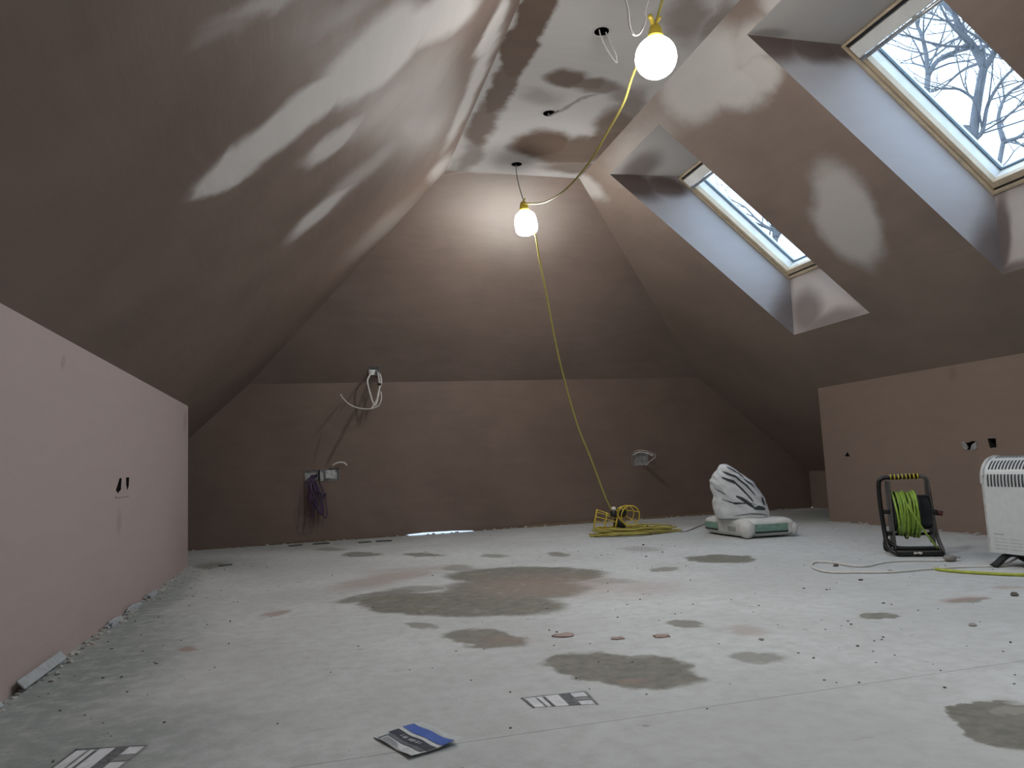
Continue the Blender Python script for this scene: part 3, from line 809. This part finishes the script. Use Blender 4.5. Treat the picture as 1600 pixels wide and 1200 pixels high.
def stroke(path, wd, name='dark_print'):
    """printed stroke or painted fold shade on the bag: path of (t, angle in degrees)"""
    vs, fs = [], []
    n = 12
    P = []
    for k in range(n+1):
        u = k/n*(len(path)-1); i = min(int(u), len(path)-2); f = u-i
        P.append((path[i][0]*(1-f)+path[i+1][0]*f, path[i][1]*(1-f)+path[i+1][1]*f))
    for k, (t, a) in enumerate(P):
        ww = wd*math.sin(math.pi*min(max((k+.6)/(n+1.2), 0), 1))**.6
        for sgn in (-1, 0, 1): vs.append(top_pt(t+sgn*ww, math.radians(a+sgn*ww*70), .0025))
    for k in range(n):
        for q in (0, 1): fs.append((k*3+q, k*3+q+1, k*3+q+4, k*3+q+3))
    MB().add(vs, fs, True).build(name, m_bdark, r_top)
stroke([(.60,255), (.52,282), (.36,292), (.26,296)], .030)
stroke([(.70,262), (.60,295), (.45,308), (.34,312)], .024)
stroke([(.34,268), (.26,280), (.18,292)], .026)
stroke([(.17,290), (.18,305), (.15,325)], .032)
stroke([(.80,285), (.68,318), (.58,330)], .026)
stroke([(.56,322), (.48,332), (.44,334)], .028)
stroke([(.26,250), (.25,270), (.24,280)], .006, 'crease_shade')  # thin dark ribbons from here paint the shade along the folds
stroke([(.30,232), (.27,252), (.24,262), (.25,285), (.22,300)], .007, 'crease_shade')
stroke([(.05,255), (.09,280), (.07,310), (.03,330)], .008, 'crease_shade')
stroke([(.44,215), (.40,235), (.36,250)], .006, 'crease_shade')
stroke([(.30,330), (.25,335), (.22,340)], .034)

# ------------------------------------------------------------------ cable reel
def reel():
    org = Vector((2.70,2.905,0)); ca = math.radians(-33)
    X = Vector((math.cos(ca), math.sin(ca), 0)); Yd = Vector((-math.sin(ca), math.cos(ca), 0))
    F = frame_mat(org, X, Yd, Vector((0,0,1)))
    q = lambda x, y, z: F@Vector((x, y, z))
    r = thing('cable_reel', 'black framed cable reel wound with green cable standing by the right wall', 'cable reel', org)
    m_fr = simple('black_painted_tube', (.009,.009,.0095), .4); m_gp = simple('grey_plate', (.085,.083,.078), .5)
    m_gc = simple('lime_green_cable', (.27,.42,.06), .5, var=.15, scale=60); m_drum = simple('black_drum', (.012,.014,.017), .45)
    ft = .0105
    fr = MB().tube([q(-.07,.02,.362), q(-.098,.02,.358), q(-.116,.02,.335), q(-.119,.018,.24), q(-.115,.005,.12), q(-.110,-.02,.05), q(-.09,-.05,.018), q(-.04,-.06,.0125), q(.11,-.06,.0125)], ft, 10).build('frame_tube', m_fr, r)
    MB().tube([q(.055,.02,.362), q(.08,.02,.356), q(.092,.02,.33), q(.098,.02,.22), q(.102,.0,.1), q(.112,-.04,.03), q(.11,-.06,.0125)], .0085, 10).build('frame_tube', m_gp, r)
    MB().tube([q(-.112,-.005,.075), q(-.085,-.02,.045), q(-.05,-.03,.034), q(.10,-.03,.034)], .0095, 10).build('frame_tube', m_fr, r)
    MB().tube([q(-.10,.06,.09), q(.095,.06,.09)], .007, 8, smoothpath=False).build('frame_tube', m_fr, r)
    MB().tube([q(-.10,.06,.09), q(-.105,.09,.03), q(-.08,.10,.0105), q(.09,.10,.0105), q(.11,.06,.0105), q(.112,-.02,.02)], .0095, 8).build('frame_tube', m_fr, r)
    MB().box(-.085, .108, -.075, -.02, .004, .030, F, .008).build('base_bar', m_fr, r)
    e = MB().add([q(-.012,-.0757,.012), q(.006,-.0757,.016), q(.012,-.0757,.011), q(.020,-.0757,.014), q(.024,-.0757,.020), q(.010,-.0757,.024), q(.0,-.0757,.020), q(-.008,-.0757,.024), q(-.013,-.0757,.020)], [(0,1,6,8),(1,2,5,6),(2,3,4,5),(6,7,8)]).build('white_emblem', m_white, r)
    # striped grip
    g = MB().tube([q(-.075,.02,.362), q(.058,.02,.362)], .0125, 12, smoothpath=False).build('grip', m_fr, r)
    for i in range(8):
        x = -.066+i*.0165
        MB().tube([q(x,.02,.362), q(x+.0055,.02,.362)], .0140, 12, smoothpath=False).build('grip_stripe', m_cage, g)
    # drum: axis along X at z .2
    Az = .195; Mx = frame_mat(q(0,.02,Az), Yd, Vector((0,0,1)), X)
    # side plates
    MB().box(-.082, -.076, -.045, .085, .03, .345, F, .003).build('side_plate', m_gp, r)
    MB().box(.086, .091, -.03, .07, .05, .345, F, .002).build('side_plate', m_gp, r)
    d = MB().lathe([(.0,-.073), (.088,-.073), (.090,-.070), (.088,-.067), (.05,-.066), (.05,.028), (.086,.030), (.088,.036), (.080,.040), (.080,.075), (.076,.082), (0,.083)], Mx, 36).build('drum', m_drum, r)
    # windings of green cable
    rw = random.Random(2)
    for i in range(14):
        xx = -.061+i*.0066; R = .088+rw.uniform(-.004,.012)
        ov = rw.uniform(0, .022) if i > 2 else 0
        pts = []
        tilt = rw.uniform(-.010,.010)
        for k in range(18):
            t = 2*math.pi*k/18
            pts.append(Mx@Vector((R*math.cos(t), R*math.sin(t)-(ov if math.sin(t) < -.2 else 0)*abs(math.sin(t)), xx+tilt*math.cos(t+1.2))))
        MB().tube(pts, .0048, 6, sub=2, closed=True).build('cable_winding', m_gc, r)
    MB().tube([q(-.03,-.075,.262), q(-.012,-.092,.215), q(.012,-.094,.165), q(.042,-.080,.110), q(.075,-.062,.06), q(.09,-.05,.036)], .0052, 6).build('cable_end', m_gc, r)
    # crank
    MB().tube([q(.091,.02,Az), q(.118,.015,Az-.005)], .014, 12, smoothpath=False).build('crank', m_blk, r)
    MB().tube([q(.118,.015,Az-.005), q(.140,.010,Az-.008)], .012, 10, smoothpath=False).build('crank_knob', simple('dark_red_knob', (.09,.02,.018), .5), r)
    for z in (.20,.10): MB().box(-.112, -.08, -.0, .02, z-.01, z+.01, F, .003).build('plate_bracket', m_fr, r)
reel()

# ------------------------------------------------------------------ convector heater
def heater():
    m_h = simple('white_enamel', (.66,.70,.71), .35, var=.03); m_cap = simple('pale_grey_end_cap', (.52,.54,.54), .45); m_slot = simple('dark_vent', (.05,.06,.07), .7)
    yE, yN = 2.50, 1.93; xf = 2.700; zb_ = .054; zt = .446; dp = .105; Rr = .088
    r = thing('convector_heater', 'white convector heater with slotted round top on black feet by the right wall', 'heater', (xf+dp/2, (yE+yN)/2, 0))
    prof = []
    prof.append((xf, zb_))
    NA = 14
    for i in range(NA+1):
        a = math.pi/2*i/NA; prof.append((xf+Rr-Rr*math.cos(a), zt-Rr*1.15+Rr*1.15*math.sin(a)))
    prof += [(xf+dp-.004, zt-.002), (xf+dp, zt-.012), (xf+dp, zb_)]
    def extrude(pr, y0, y1, mat, name):
        n = len(pr); vs = [(x, y0, z) for x, z in pr]+[(x, y1, z) for x, z in pr]
        fs = [(i, (i+1) % n, n+(i+1) % n, n+i) for i in range(n)]+[tuple(range(n))[::-1], tuple(range(n, 2*n))]
        return MB().add(vs, fs).build(name, mat, r)
    extrude(prof, yN+.012, yE-.012, m_h, 'body')
    big = [(x+(-.004 if x < xf+dp/2 else .002), z+(.004 if z > .3 else 0)) for x, z in prof if z > .30]
    big = [(xf-.004, .335)]+big+[(xf+dp+.002, .335)]
    low = [(xf+.001, zb_+.001), (xf+.001, .336), (xf+dp-.001, .336), (xf+dp-.001, zb_+.001)]
    for y0, y1 in ((yE-.014, yE), (yN, yN+.014)):
        extrude(big, y0, y1, m_cap, 'end_cap'); extrude(low, y0+.001, y1-.001, m_cap, 'end_panel')
    def outline(s):   # arc length along front then over the top -> point + normal
        zc = zt-Rr*1.15
        if s <= 0: return Vector((xf,0,zc+s)), Vector((-1,0,0))
        L = Rr*1.65
        a = min(s/L, 1)*math.pi/2
        if s > L: return Vector((xf+Rr+(s-L),0,zt)), Vector((0,0,1))
        return Vector((xf+Rr-Rr*math.cos(a),0,zc+Rr*1.15*math.sin(a))), Vector((-math.cos(a),0,math.sin(a))).normalized()
    def slot(s0, s1, y0, y1, name='vent_slot', n=5, mat=m_slot):
        vs = []
        for i in range(n+1):
            p, nn = outline(s0+(s1-s0)*i/n); p = p+nn*.0008
            vs += [(p.x, y0, p.z), (p.x, y1, p.z)]
        return MB().add(vs, [(2*i, 2*i+1, 2*i+3, 2*i+2) for i in range(n)]).build(name, mat, r)
    y = yE-.030
    while y > yN+.03:
        slot(-.022, .026, y-.0085, y); slot(.045, .088, y-.0085, y); slot(.108, .142, y-.0085, y)
        y -= .0155
    zc = zt-Rr*1.15
    y = yE-.035
    while y > yN+.12:
        for k in range(4):
            z = .072+k*.0135
            slot(z-zc-.0018, z-zc+.0018, y-.055, y, 'lower_vent_slot', 1, m_cap)
        y -= .065
    # small printed name line
    for i, (a, b) in enumerate(((0,.008), (.010,.016), (.018,.025), (.027,.032), (.034,.044))):
        slot(.130-zc-.002, .130-zc+.002, yE-.034-b, yE-.034-a, 'printed_mark', 1, simple('grey_print', (.30,.33,.34), .6))
    MB().box(xf-.0045, xf-.001, yE-.020, yE-.0135, .370, .375).build('end_cap_clip', m_white, r)
    for yy in (yE-.055, yN+.055):
        ft = MB().tube([(xf-.045,yy,.006), (xf-.020,yy,.018), (xf+.02,yy,.044), (xf+.05,yy,.050), (xf+.08,yy,.044), (xf+.125,yy,.018), (xf+.15,yy,.006)], .011, 8)
        for i, v in enumerate(ft.v):
            ft.v[i] = (v[0], yy+(v[1]-yy)*1.7, max(v[2]*.9, 0.0))
        ft.build('foot', m_blk, r)
heater()
# flex and yellow cable on the floor
z = .0045
wf = [(1590,872,.03),(1560,884,.005),(1500,886,.0045),(1440,890,.0045),(1390,894,.0045),(1340,894.5,.0045),(1295,894,.0045),(1272,888,.0045),(1268,882,.0045),(1276,878,.0045),(1300,879,.0045),(1330,884,.006),(1355,884.5,.0045),(1380,879,.0045),(1410,876.5,.0045),(1440,876,.0045),(1470,876,.0045),(1478,874,.010)]
r = thing('heater_flex', 'white heater flex looping left across the floor to its plug in front of the reel', 'cable', atZ(1400,893,0))
MB().tube([atZ(a, b, zz) for a, b, zz in wf], .0042, 7).build('flex', m_white, r)
pc = atZ(1484,872,.014)
bm = bmesh.new(); bmesh.ops.create_icosphere(bm, subdivisions=2, radius=1)
for v in bm.verts: v.co = Vector((v.co.x*.030, v.co.y*.024, v.co.z*.0145))
MB().bm(bm, Matrix.Translation(pc), True).build('plug', simple('grey_plug', (.27,.25,.23), .6), r)
for k in (-1, 0, 1): MB().box(pc.x+.02, pc.x+.045, pc.y+k*.010-.003, pc.y+k*.010+.003, pc.z-.003, pc.z+.003).build('plug_pin', m_alu, r)
o = MB().tube([atZ(x, y, .0065) for x, y in [(1462,889),(1480,891.5),(1510,894),(1545,896),(1575,897.5),(1610,898.5),(1660,900)]], .0065, 8).build('floor_cable', m_yel)
tag(o, 'thick yellow cable lying on the floor in front of the white heater', 'cable')
m_lime = simple('lime_sheath', (.45,.50,.08), .5)
o.data.materials[0] = m_lime

# ------------------------------------------------------------------ papers and printed board labels
def sheet_fn(corners, curl):
    A, Bc, Cc, Dc = [on(x, y, 'floor') for x, y in corners]     # order round the sheet
    def fn(u, v, lift=0.0):
        p = (A*(1-u)+Bc*u)*(1-v)+(Dc*(1-u)+Cc*u)*v
        return p+Vector((0,0,curl(u, v)+lift))
    return fn
def strip(fn, u0, u1, v0, v1, lift, mat, name, parent, n=8, m=4, wob=0.0):
    vs, fs = [], []
    for j in range(m+1):
        for i in range(n+1):
            u = u0+(u1-u0)*i/n; v = v0+(v1-v0)*j/m
            w_ = wob*mnoise.noise(Vector((u*6, v0*7, j*.3)))
            vs.append(fn(u, min(max(v+w_*(1 if 0 < v < 1 else 0), 0), 1), lift))
    for j in range(m):
        for i in range(n): a = j*(n+1)+i; fs.append((a, a+1, a+n+2, a+n+1))
    return MB().add(vs, fs, True).build(name, mat, parent)
m_paper = simple('torn_paper', (.58,.62,.63), .7, var=.06); m_blue = simple('blue_print', (.055,.13,.48), .55, var=.08, scale=25)
m_navy = simple('navy_print', (.022,.032,.055), .55); m_slate = simple('slate_print', (.11,.13,.15), .6); m_pw = simple('print_white', (.62,.65,.68), .7)
fn = sheet_fn([(583,1153), (643,1187), (723,1164), (659,1133)], lambda u, v: .0025+.005*(u**4)*(.4+.6*v)+.004*v*v+.0025*math.sin(u*5+v*3)**2)
r = thing('torn_bag_scrap', 'torn piece of printed bag with blue and black bands lying in the foreground', 'paper', on(653,1160,'floor'))
strip(fn, 0, 1, 0, 1, 0, m_paper, 'sheet', r, 14, 14)
strip(fn, 0.0, 1, .60, .84, .0008, m_blue, 'blue_band', r)
strip(fn, .03, .99, .28, .50, .0008, m_navy, 'navy_band', r, wob=.02)
strip(fn, .10, .97, .20, .28, .0008, m_slate, 'slate_band', r, wob=.03)
strip(fn, .10, .14, .02, .20, .0008, m_slate, 'slate_band', r)
strip(fn, .16, .72, .02, .17, .0009, m_pw, 'white_panel', r)
rl = random.Random(9); u = .26
while u < .74:
    wv = rl.uniform(.018,.034)
    if rl.random() > .16:
        a = rl.uniform(0,.03); strip(fn, u, u+wv*.45, .345+a*.4, .43, .0016, m_pw, 'white_lettering', r, 1, 2)
        strip(fn, u, u+wv*.8, .345+a, .365+a, .0016, m_pw, 'white_lettering', r, 1, 1)
    u += wv
for k in range(4): strip(fn, .2, .62-.05*k, .04+.03*k, .05+.03*k, .0016, m_slate, 'small_print', r, 4, 1)
for k in range(3): strip(fn, .1, .8-.1*k, .88+.03*k, .89+.03*k, .0012, m_pw, 'small_print', r, 4, 1)
def board_label(corners, label):
    fn = sheet_fn(corners, lambda u, v: .0004)
    r = thing('board_label', label, 'label', on(sum(c[0] for c in corners)/4, sum(c[1] for c in corners)/4, 'floor'))
    mg = simple('label_grey_ink', (.13,.14,.15), .8, var=.3, scale=90); mgl = simple('label_faded_ink', (.25,.26,.26), .8, var=.2); mw = simple('label_white', (.66,.68,.71), .8)
    strip(fn, 0, .98, 0, .05, .0004, mg, 'border', r); strip(fn, 0, .035, 0, 1, .0004, mg, 'border', r)
    strip(fn, .045, .19, .07, .93, .0004, mw, 'white_field', r); strip(fn, .19, .225, .22, .95, .0005, mgl, 'grey_bar', r)
    strip(fn, .235, .30, .08, .93, .0004, mw, 'white_field', r); strip(fn, .305, .345, .14, .95, .0006, mg, 'grey_bar', r)
    strip(fn, .355, .56, .04, .95, .0004, mw, 'white_field', r); strip(fn, .56, .74, .02, .95, .0005, mg, 'grey_block', r)
    strip(fn, .745, .95, .03, .36, .0004, mw, 'white_field', r); strip(fn, .74, .97, .38, .64, .0005, mgl, 'grey_band', r)
    strip(fn, .745, .94, .68, .95, .0004, mw, 'white_field', r); strip(fn, .96, 1, .0, 1, .0005, mgl, 'border', r)
board_label([(813,1091), (916,1080), (936,1101), (833,1107)], 'faded printed label on the floorboard just beyond the blue scrap')
board_label([(118,1171), (234,1164), (186,1204), (66,1210)], 'faded printed label on the floorboard in the near left corner')

# ------------------------------------------------------------------ rubble, offcuts and splats
m_rub = simple('plaster_rubble', (.42,.41,.39), .9, var=.25); m_dkr = simple('dark_crumbs', (.13,.115,.10), .9, var=.3)
m_chip = simple('dark_board_chip', (.10,.10,.10), .8); m_splat = simple('dried_plaster_splat', (.36,.28,.25), .9); m_offc = simple('white_board_offcut', (.36,.39,.41), .6)
def lump(c, sx, sy, sz, seed, sub=1):
    bm = bmesh.new(); bmesh.ops.create_icosphere(bm, subdivisions=sub, radius=1)
    for v in bm.verts:
        k = 1+.45*mnoise.noise(v.co*1.7+Vector((seed*3.1, seed*1.7, 0)))+.25*mnoise.noise(v.co*4.3+Vector((seed, 0, 5)))
        v.co = Vector((v.co.x*sx, v.co.y*sy, v.co.z*sz))*k; v.co.z = max(v.co.z, -sz*.55)
    return bm, Matrix.Translation(Vector(c)+Vector((0,0,sz*.55)))@Matrix.Rotation(seed*1.3, 4, 'Z')
def rubble(name, ptf, n, lo, hi, mat, label, seed):
    rr_ = random.Random(seed); m = MB()
    for i in range(n):
        p = ptf(rr_); s = rr_.uniform(lo, hi)
        bm, mx = lump(p, s, s*rr_.uniform(.6,1.2), s*rr_.uniform(.3,.7), i+seed); m.bm(bm, mx)
    o = m.build(name, mat); tag(o, label, 'rubble', None, 'stuff'); return o
rubble('plaster_rubble', lambda q: (xL+abs(q.gauss(0,.018))+.006, q.uniform(1.4,YL), 0), 260, .002, .011, m_rub, 'pale plaster rubble along the foot of the left wall', 1)
rubble('plaster_rubble', lambda q: (q.uniform(-1,4.2), Yb-abs(q.gauss(0,.02))-.008, 0), 160, .004, .014, m_rub, 'plaster rubble along the foot of the back wall', 2)
rubble('plaster_rubble', lambda q: (xR-abs(q.gauss(0,.018))-.008, q.uniform(1.9,YR), 0), 120, .004, .016, m_rub, 'plaster rubble along the foot of the right wall', 3)
rubble('dark_crumbs', lambda q: (xL+abs(q.gauss(0,.2))+.06, q.uniform(1.5,YL), 0), 130, .0012, .0042, m_dkr, 'dark crumbs strewn beside the left wall', 4)
rubble('dark_crumbs', lambda q: (q.gauss(1.6,.8), q.uniform(1.4,5.4), 0), 260, .0012, .0040, m_dkr, 'tiny dark crumbs strewn across the open floor', 5)
# single crumbs one can point at in the open floor, in the photograph's places
CR = [(1256,920,5),(1292,922,5),(1345,907,9),(1380,943,6),(1393,945,4),(1435,954,4),(1325,971,5),(1330,976,6),(1380,996,5),(1378,1000,5),(1366,1002,4),(1340,1010,7),(1290,984,4),(1288,1063,5),(1307,1067,4),(1476,1075,6),(1470,1048,4),(1586,1055,4),(1585,1069,5),(1398,1024,4),(1364,1018,4),
      (676,900,4),(1000,937,5),(965,965,5),(980,945,4),(922,1006,4),(1030,945,3),(950,925,4),(640,1047,4),(676,1044,3),(560,1010,4),(825,968,3),(870,988,6),(858,985,5),(1055,960,4),(1010,870,5),(1005,852,7),(940,868,4),(1035,863,4),(900,1060,6),(988,1035,5),(935,1035,5),(1105,1108,5)]
MARKS = [('the white flex loop',1310,890), ('the small stain in front of the reel',1382,962), ('the pale lump below the yellow cable',1520,978),
         ('the dark stain at the right edge',1580,1100), ('the oval stain in the middle foreground',985,1044), ('the large brown puddle',760,925),
         ('the three flat plaster splats',930,996), ('the grey stain before the bags',1100,866), ('the near floorboard seam',1290,1080), ('the puddle left of the oval stain',700,1020)]
for i, (x, y, s) in enumerate(CR):
    p = on(x, y, 'floor'); d = math.hypot(p.x, p.y)/FPX*s*.36
    bm, mx = lump(p, d*1.1, d, d*.55, i+40); o = MB().bm(bm, mx).build('plaster_crumb', m_dkr)
    near = min(MARKS, key=lambda q: math.hypot((q[1]-x)*.5, q[2]-y))[0]
    tag(o, 'small dark crumb on floor near '+near, 'crumb', 'loose crumbs near '+near)
ST = [(1585,931,'brownish stone sized lump of plaster near the right edge of the floor',5,m_dkr), (1520,978,'pale grey lump of plaster on the floor below the yellow cable',4.5,m_rub), (1306,885,'small dark lump inside the loop of white flex',4,m_dkr), (1391,894,'small pale lump touching the loop of white flex',4,m_rub),
      (1190,1000,'crumb beside the faint pink patch right of the middle',4,m_rub)]
for i, (x, y, lab, s, mt) in enumerate(ST):
    p = on(x, y, 'floor'); d = math.hypot(p.x, p.y)/FPX*s
    bm, mx = lump(p, d, d*.9, d*.6, i+90, 2); tag(MB().bm(bm, mx).build('plaster_lump', mt), lab, 'lump')
SP = [(880,993,16,5,'pinkish dried splat of plaster right of the middle puddle'), (965,998,10,4,'small round dried splat of plaster, second of three in a row'), (1034,994,13,4,'pinkish dried splat of plaster at the right of the row of three')]
for i, (x, y, rx, ry, lab) in enumerate(SP):
    p = on(x, y, 'floor'); a = (on(x+rx, y, 'floor')-p).length; b = abs((on(x, y+ry, 'floor')-p).y)
    bm, mx = lump(p, a*1.0, a*.9, .0028, i+70, 3); tag(MB().bm(bm, Matrix.Translation(Vector((p.x,p.y,.0012))), True).build('plaster_splat', m_splat), lab, 'splat')
CH = [(600,846,10,3.5,'flat dark offcut lying by the back wall near the bright gap'), (502,850,10,2.5,'flat dark chip by the back wall below the double box'), (570,848,8,2,'thin dark chip left of the offcut by the back wall'), (352,884,8,2.5,'dark chip on the floor near the far left corner'), (462,853,8,2,'dark chip at the foot of the back wall, far left')]
for i, (x, y, rx, ry, lab) in enumerate(CH):
    p = on(x, y, 'floor'); a = (on(x+rx, y, 'floor')-p).length
    m = MB().box(-a, a, -a*.45, a*.45, 0, .008, Matrix.Translation(p)@Matrix.Rotation(.2*i-.3, 4, 'Z'), .002)
    tag(m.build('board_chip', m_chip), lab, 'offcut')
# offcuts leaning at the foot of the left wall
a0, a1 = on(62,1058,'floor'), on(140,1012,'floor')
def plank(p0, p1, wd, th, name, lab, mat):
    d = (p1-p0); L = d.length; d.normalize(); s = Vector((d.y,-d.x,0))
    F = frame_mat(p0, d, s, Vector((0,0,1)))@Matrix.Rotation(-.85, 4, 'X')
    tag(MB().box(0, L, -.002, wd, 0.0, th, F, .002).build(name, mat), lab, 'offcut')
plank(Vector((xL+.012,2.12,.030)), Vector((xL+.012,2.44,.030)), .026, .005, 'board_offcut', 'pale strip of board leaning at the foot of the left wall', m_offc)
plank(Vector((xL+.010,1.80,.026)), Vector((xL+.010,2.00,.026)), .024, .005, 'board_offcut', 'pale strip of board at the left wall, nearer the camera', m_offc)
for i, (yy, lab) in enumerate(((3.02,'rough white plaster lump at the left wall, nearest of three'), (3.32,'rough white plaster lump at the left wall, middle of three'), (3.65,'rough white plaster lump at the left wall, farthest of three'))):
    bm, mx = lump((xL+.03,yy,0), .016, .085, .013, i+20, 4); mx = Matrix.Translation((xL+.020,yy,.005))
    tag(MB().bm(bm, mx).build('plaster_lump', m_offc), lab, 'lump')
# low batten along the back wall, right of the bright gap
o = MB().box(1.62, 3.6, Yb-.014, Yb-.001, .0, .020).build('trim_2', m_rawwood); struct(o)

# ------------------------------------------------------------------ bare trees outside
m_bark = simple('grey_bark', (.125,.13,.14), .9, var=.2, scale=6)
def at_dist(x, y, D):
    d = ray(x, y); k = D/math.hypot(d[0], d[1]); return Vector((d[0]*k, d[1]*k, CAMZ+d[2]*k))
GZ = -3.2
def grow(m, p, d, L, r, depth, rg):
    n = 4; pts = [p]; rad = [r]
    for i in range(n):
        d = (d+Vector((rg.gauss(0,.16), rg.gauss(0,.16), rg.gauss(.03,.12)))).normalized()
        p = p+d*(L/n); pts.append(p); rad.append(r*(1-.55*(i+1)/n))
        if depth > 0 and i >= 1 and rg.random() < .85:
            ax = d.orthogonal().normalized(); ax.rotate(Matrix.Rotation(rg.uniform(0,6.28), 3, d))
            nd = (d+ax*rg.uniform(.6,1.1)).normalized()
            grow(m, p, nd, L*rg.uniform(.5,.75), rad[-1]*.68, depth-1, rg)
    m.tube(pts, r, 5, sub=2, radii=rad, caps=False)
    if depth > 0: grow(m, p, d, L*.6, rad[-1]*.9, depth-1, rg)
def tree(trunk, limbs, label, seed, depth=4):
    rg = random.Random(seed); base = Vector((trunk[0].x, trunk[0].y, GZ))
    r = thing('bare_tree', label, 'tree', base, 'bare trees beyond the roof windows')
    R0 = .066
    pts = [base]+trunk
    MB().tube(pts, .1, 8, sub=5, radii=[R0*1.2]+[R0*.62*(1-.3*i/len(trunk)) for i in range(len(trunk))]).build('trunk', m_bark, r)
    tw = MB()
    for (path, r0) in limbs:
        rad = [r0*(1-.6*i/(len(path)-1)) for i in range(len(path))]
        MB().tube(path, .03, 6, sub=5, radii=rad).build('limb', m_bark, r)
        for i in range(len(path)-1):
            for k in range(3):
                f = rg.random(); p = path[i]*(1-f)+path[i+1]*f
                d = (path[i+1]-path[i]).normalized(); ax = d.orthogonal().normalized(); ax.rotate(Matrix.Rotation(rg.uniform(0,6.28), 3, d))
                grow(tw, p, (d*.7+ax).normalized(), rg.uniform(.5,.9), rad[i]*.42, depth-2, rg)
        grow(tw, path[-1], (path[-1]-path[-2]).normalized(), rg.uniform(.7,1.1), rad[-1]*.85, depth-1, rg)
    o = tw.build('twigs', m_bark, r); o['kind'] = 'stuff'
D = 7.0
A = lambda x, y: at_dist(x, y, D)
tree([A(1515,300), A(1520,220), A(1527,160), A(1537,105)], [
    ([A(1537,105), A(1522,75), A(1500,48), A(1490,20), A(1470,0), A(1462,-30)], .034),
    ([A(1537,108), A(1552,85), A(1560,60), A(1585,30), A(1600,0)], .032),
    ([A(1520,220), A(1535,205), A(1545,160), A(1575,115), A(1610,95)], .02),
    ([A(1528,160), A(1500,140), A(1470,138), A(1440,130)], .013)], 'bare tree with forked trunk seen through the near roof window', 4)
D = 10.5
tree([A(1440,260), A(1446,170), A(1450,118)], [
    ([A(1450,118), A(1447,85), A(1440,55), A(1432,35), A(1430,0)], .035),
    ([A(1450,118), A(1465,95), A(1490,82), A(1535,72), A(1570,75)], .035)], 'slender bare tree left of the forked tree outside the near roof window', 5)
D = 13.5
tree([A(1555,330), A(1560,265), A(1568,220)], [
    ([A(1568,220), A(1560,185), A(1572,150), A(1600,130)], .04), ([A(1568,222), A(1590,215), A(1610,200)], .04), ([A(1560,262), A(1590,262), A(1620,240)], .03)], 'low branching bare tree in the bottom corner of the near roof window', 6)
D = 9.0
tree([A(1200,440), A(1207,400), A(1212,370)], [
    ([A(1212,370), A(1208,345), A(1190,320), A(1180,280)], .04), ([A(1212,370), A(1225,350), A(1240,320)], .04), ([A(1207,400), A(1190,385), A(1172,372)], .03)], 'bare tree seen low through the far roof window', 8)
o = MB().add([(4,-12,GZ), (30,-12,GZ), (30,30,GZ), (4,30,GZ)], [(0,1,2,3)]).build('ground', simple('winter_ground', (.10,.10,.07), .95)); struct(o)
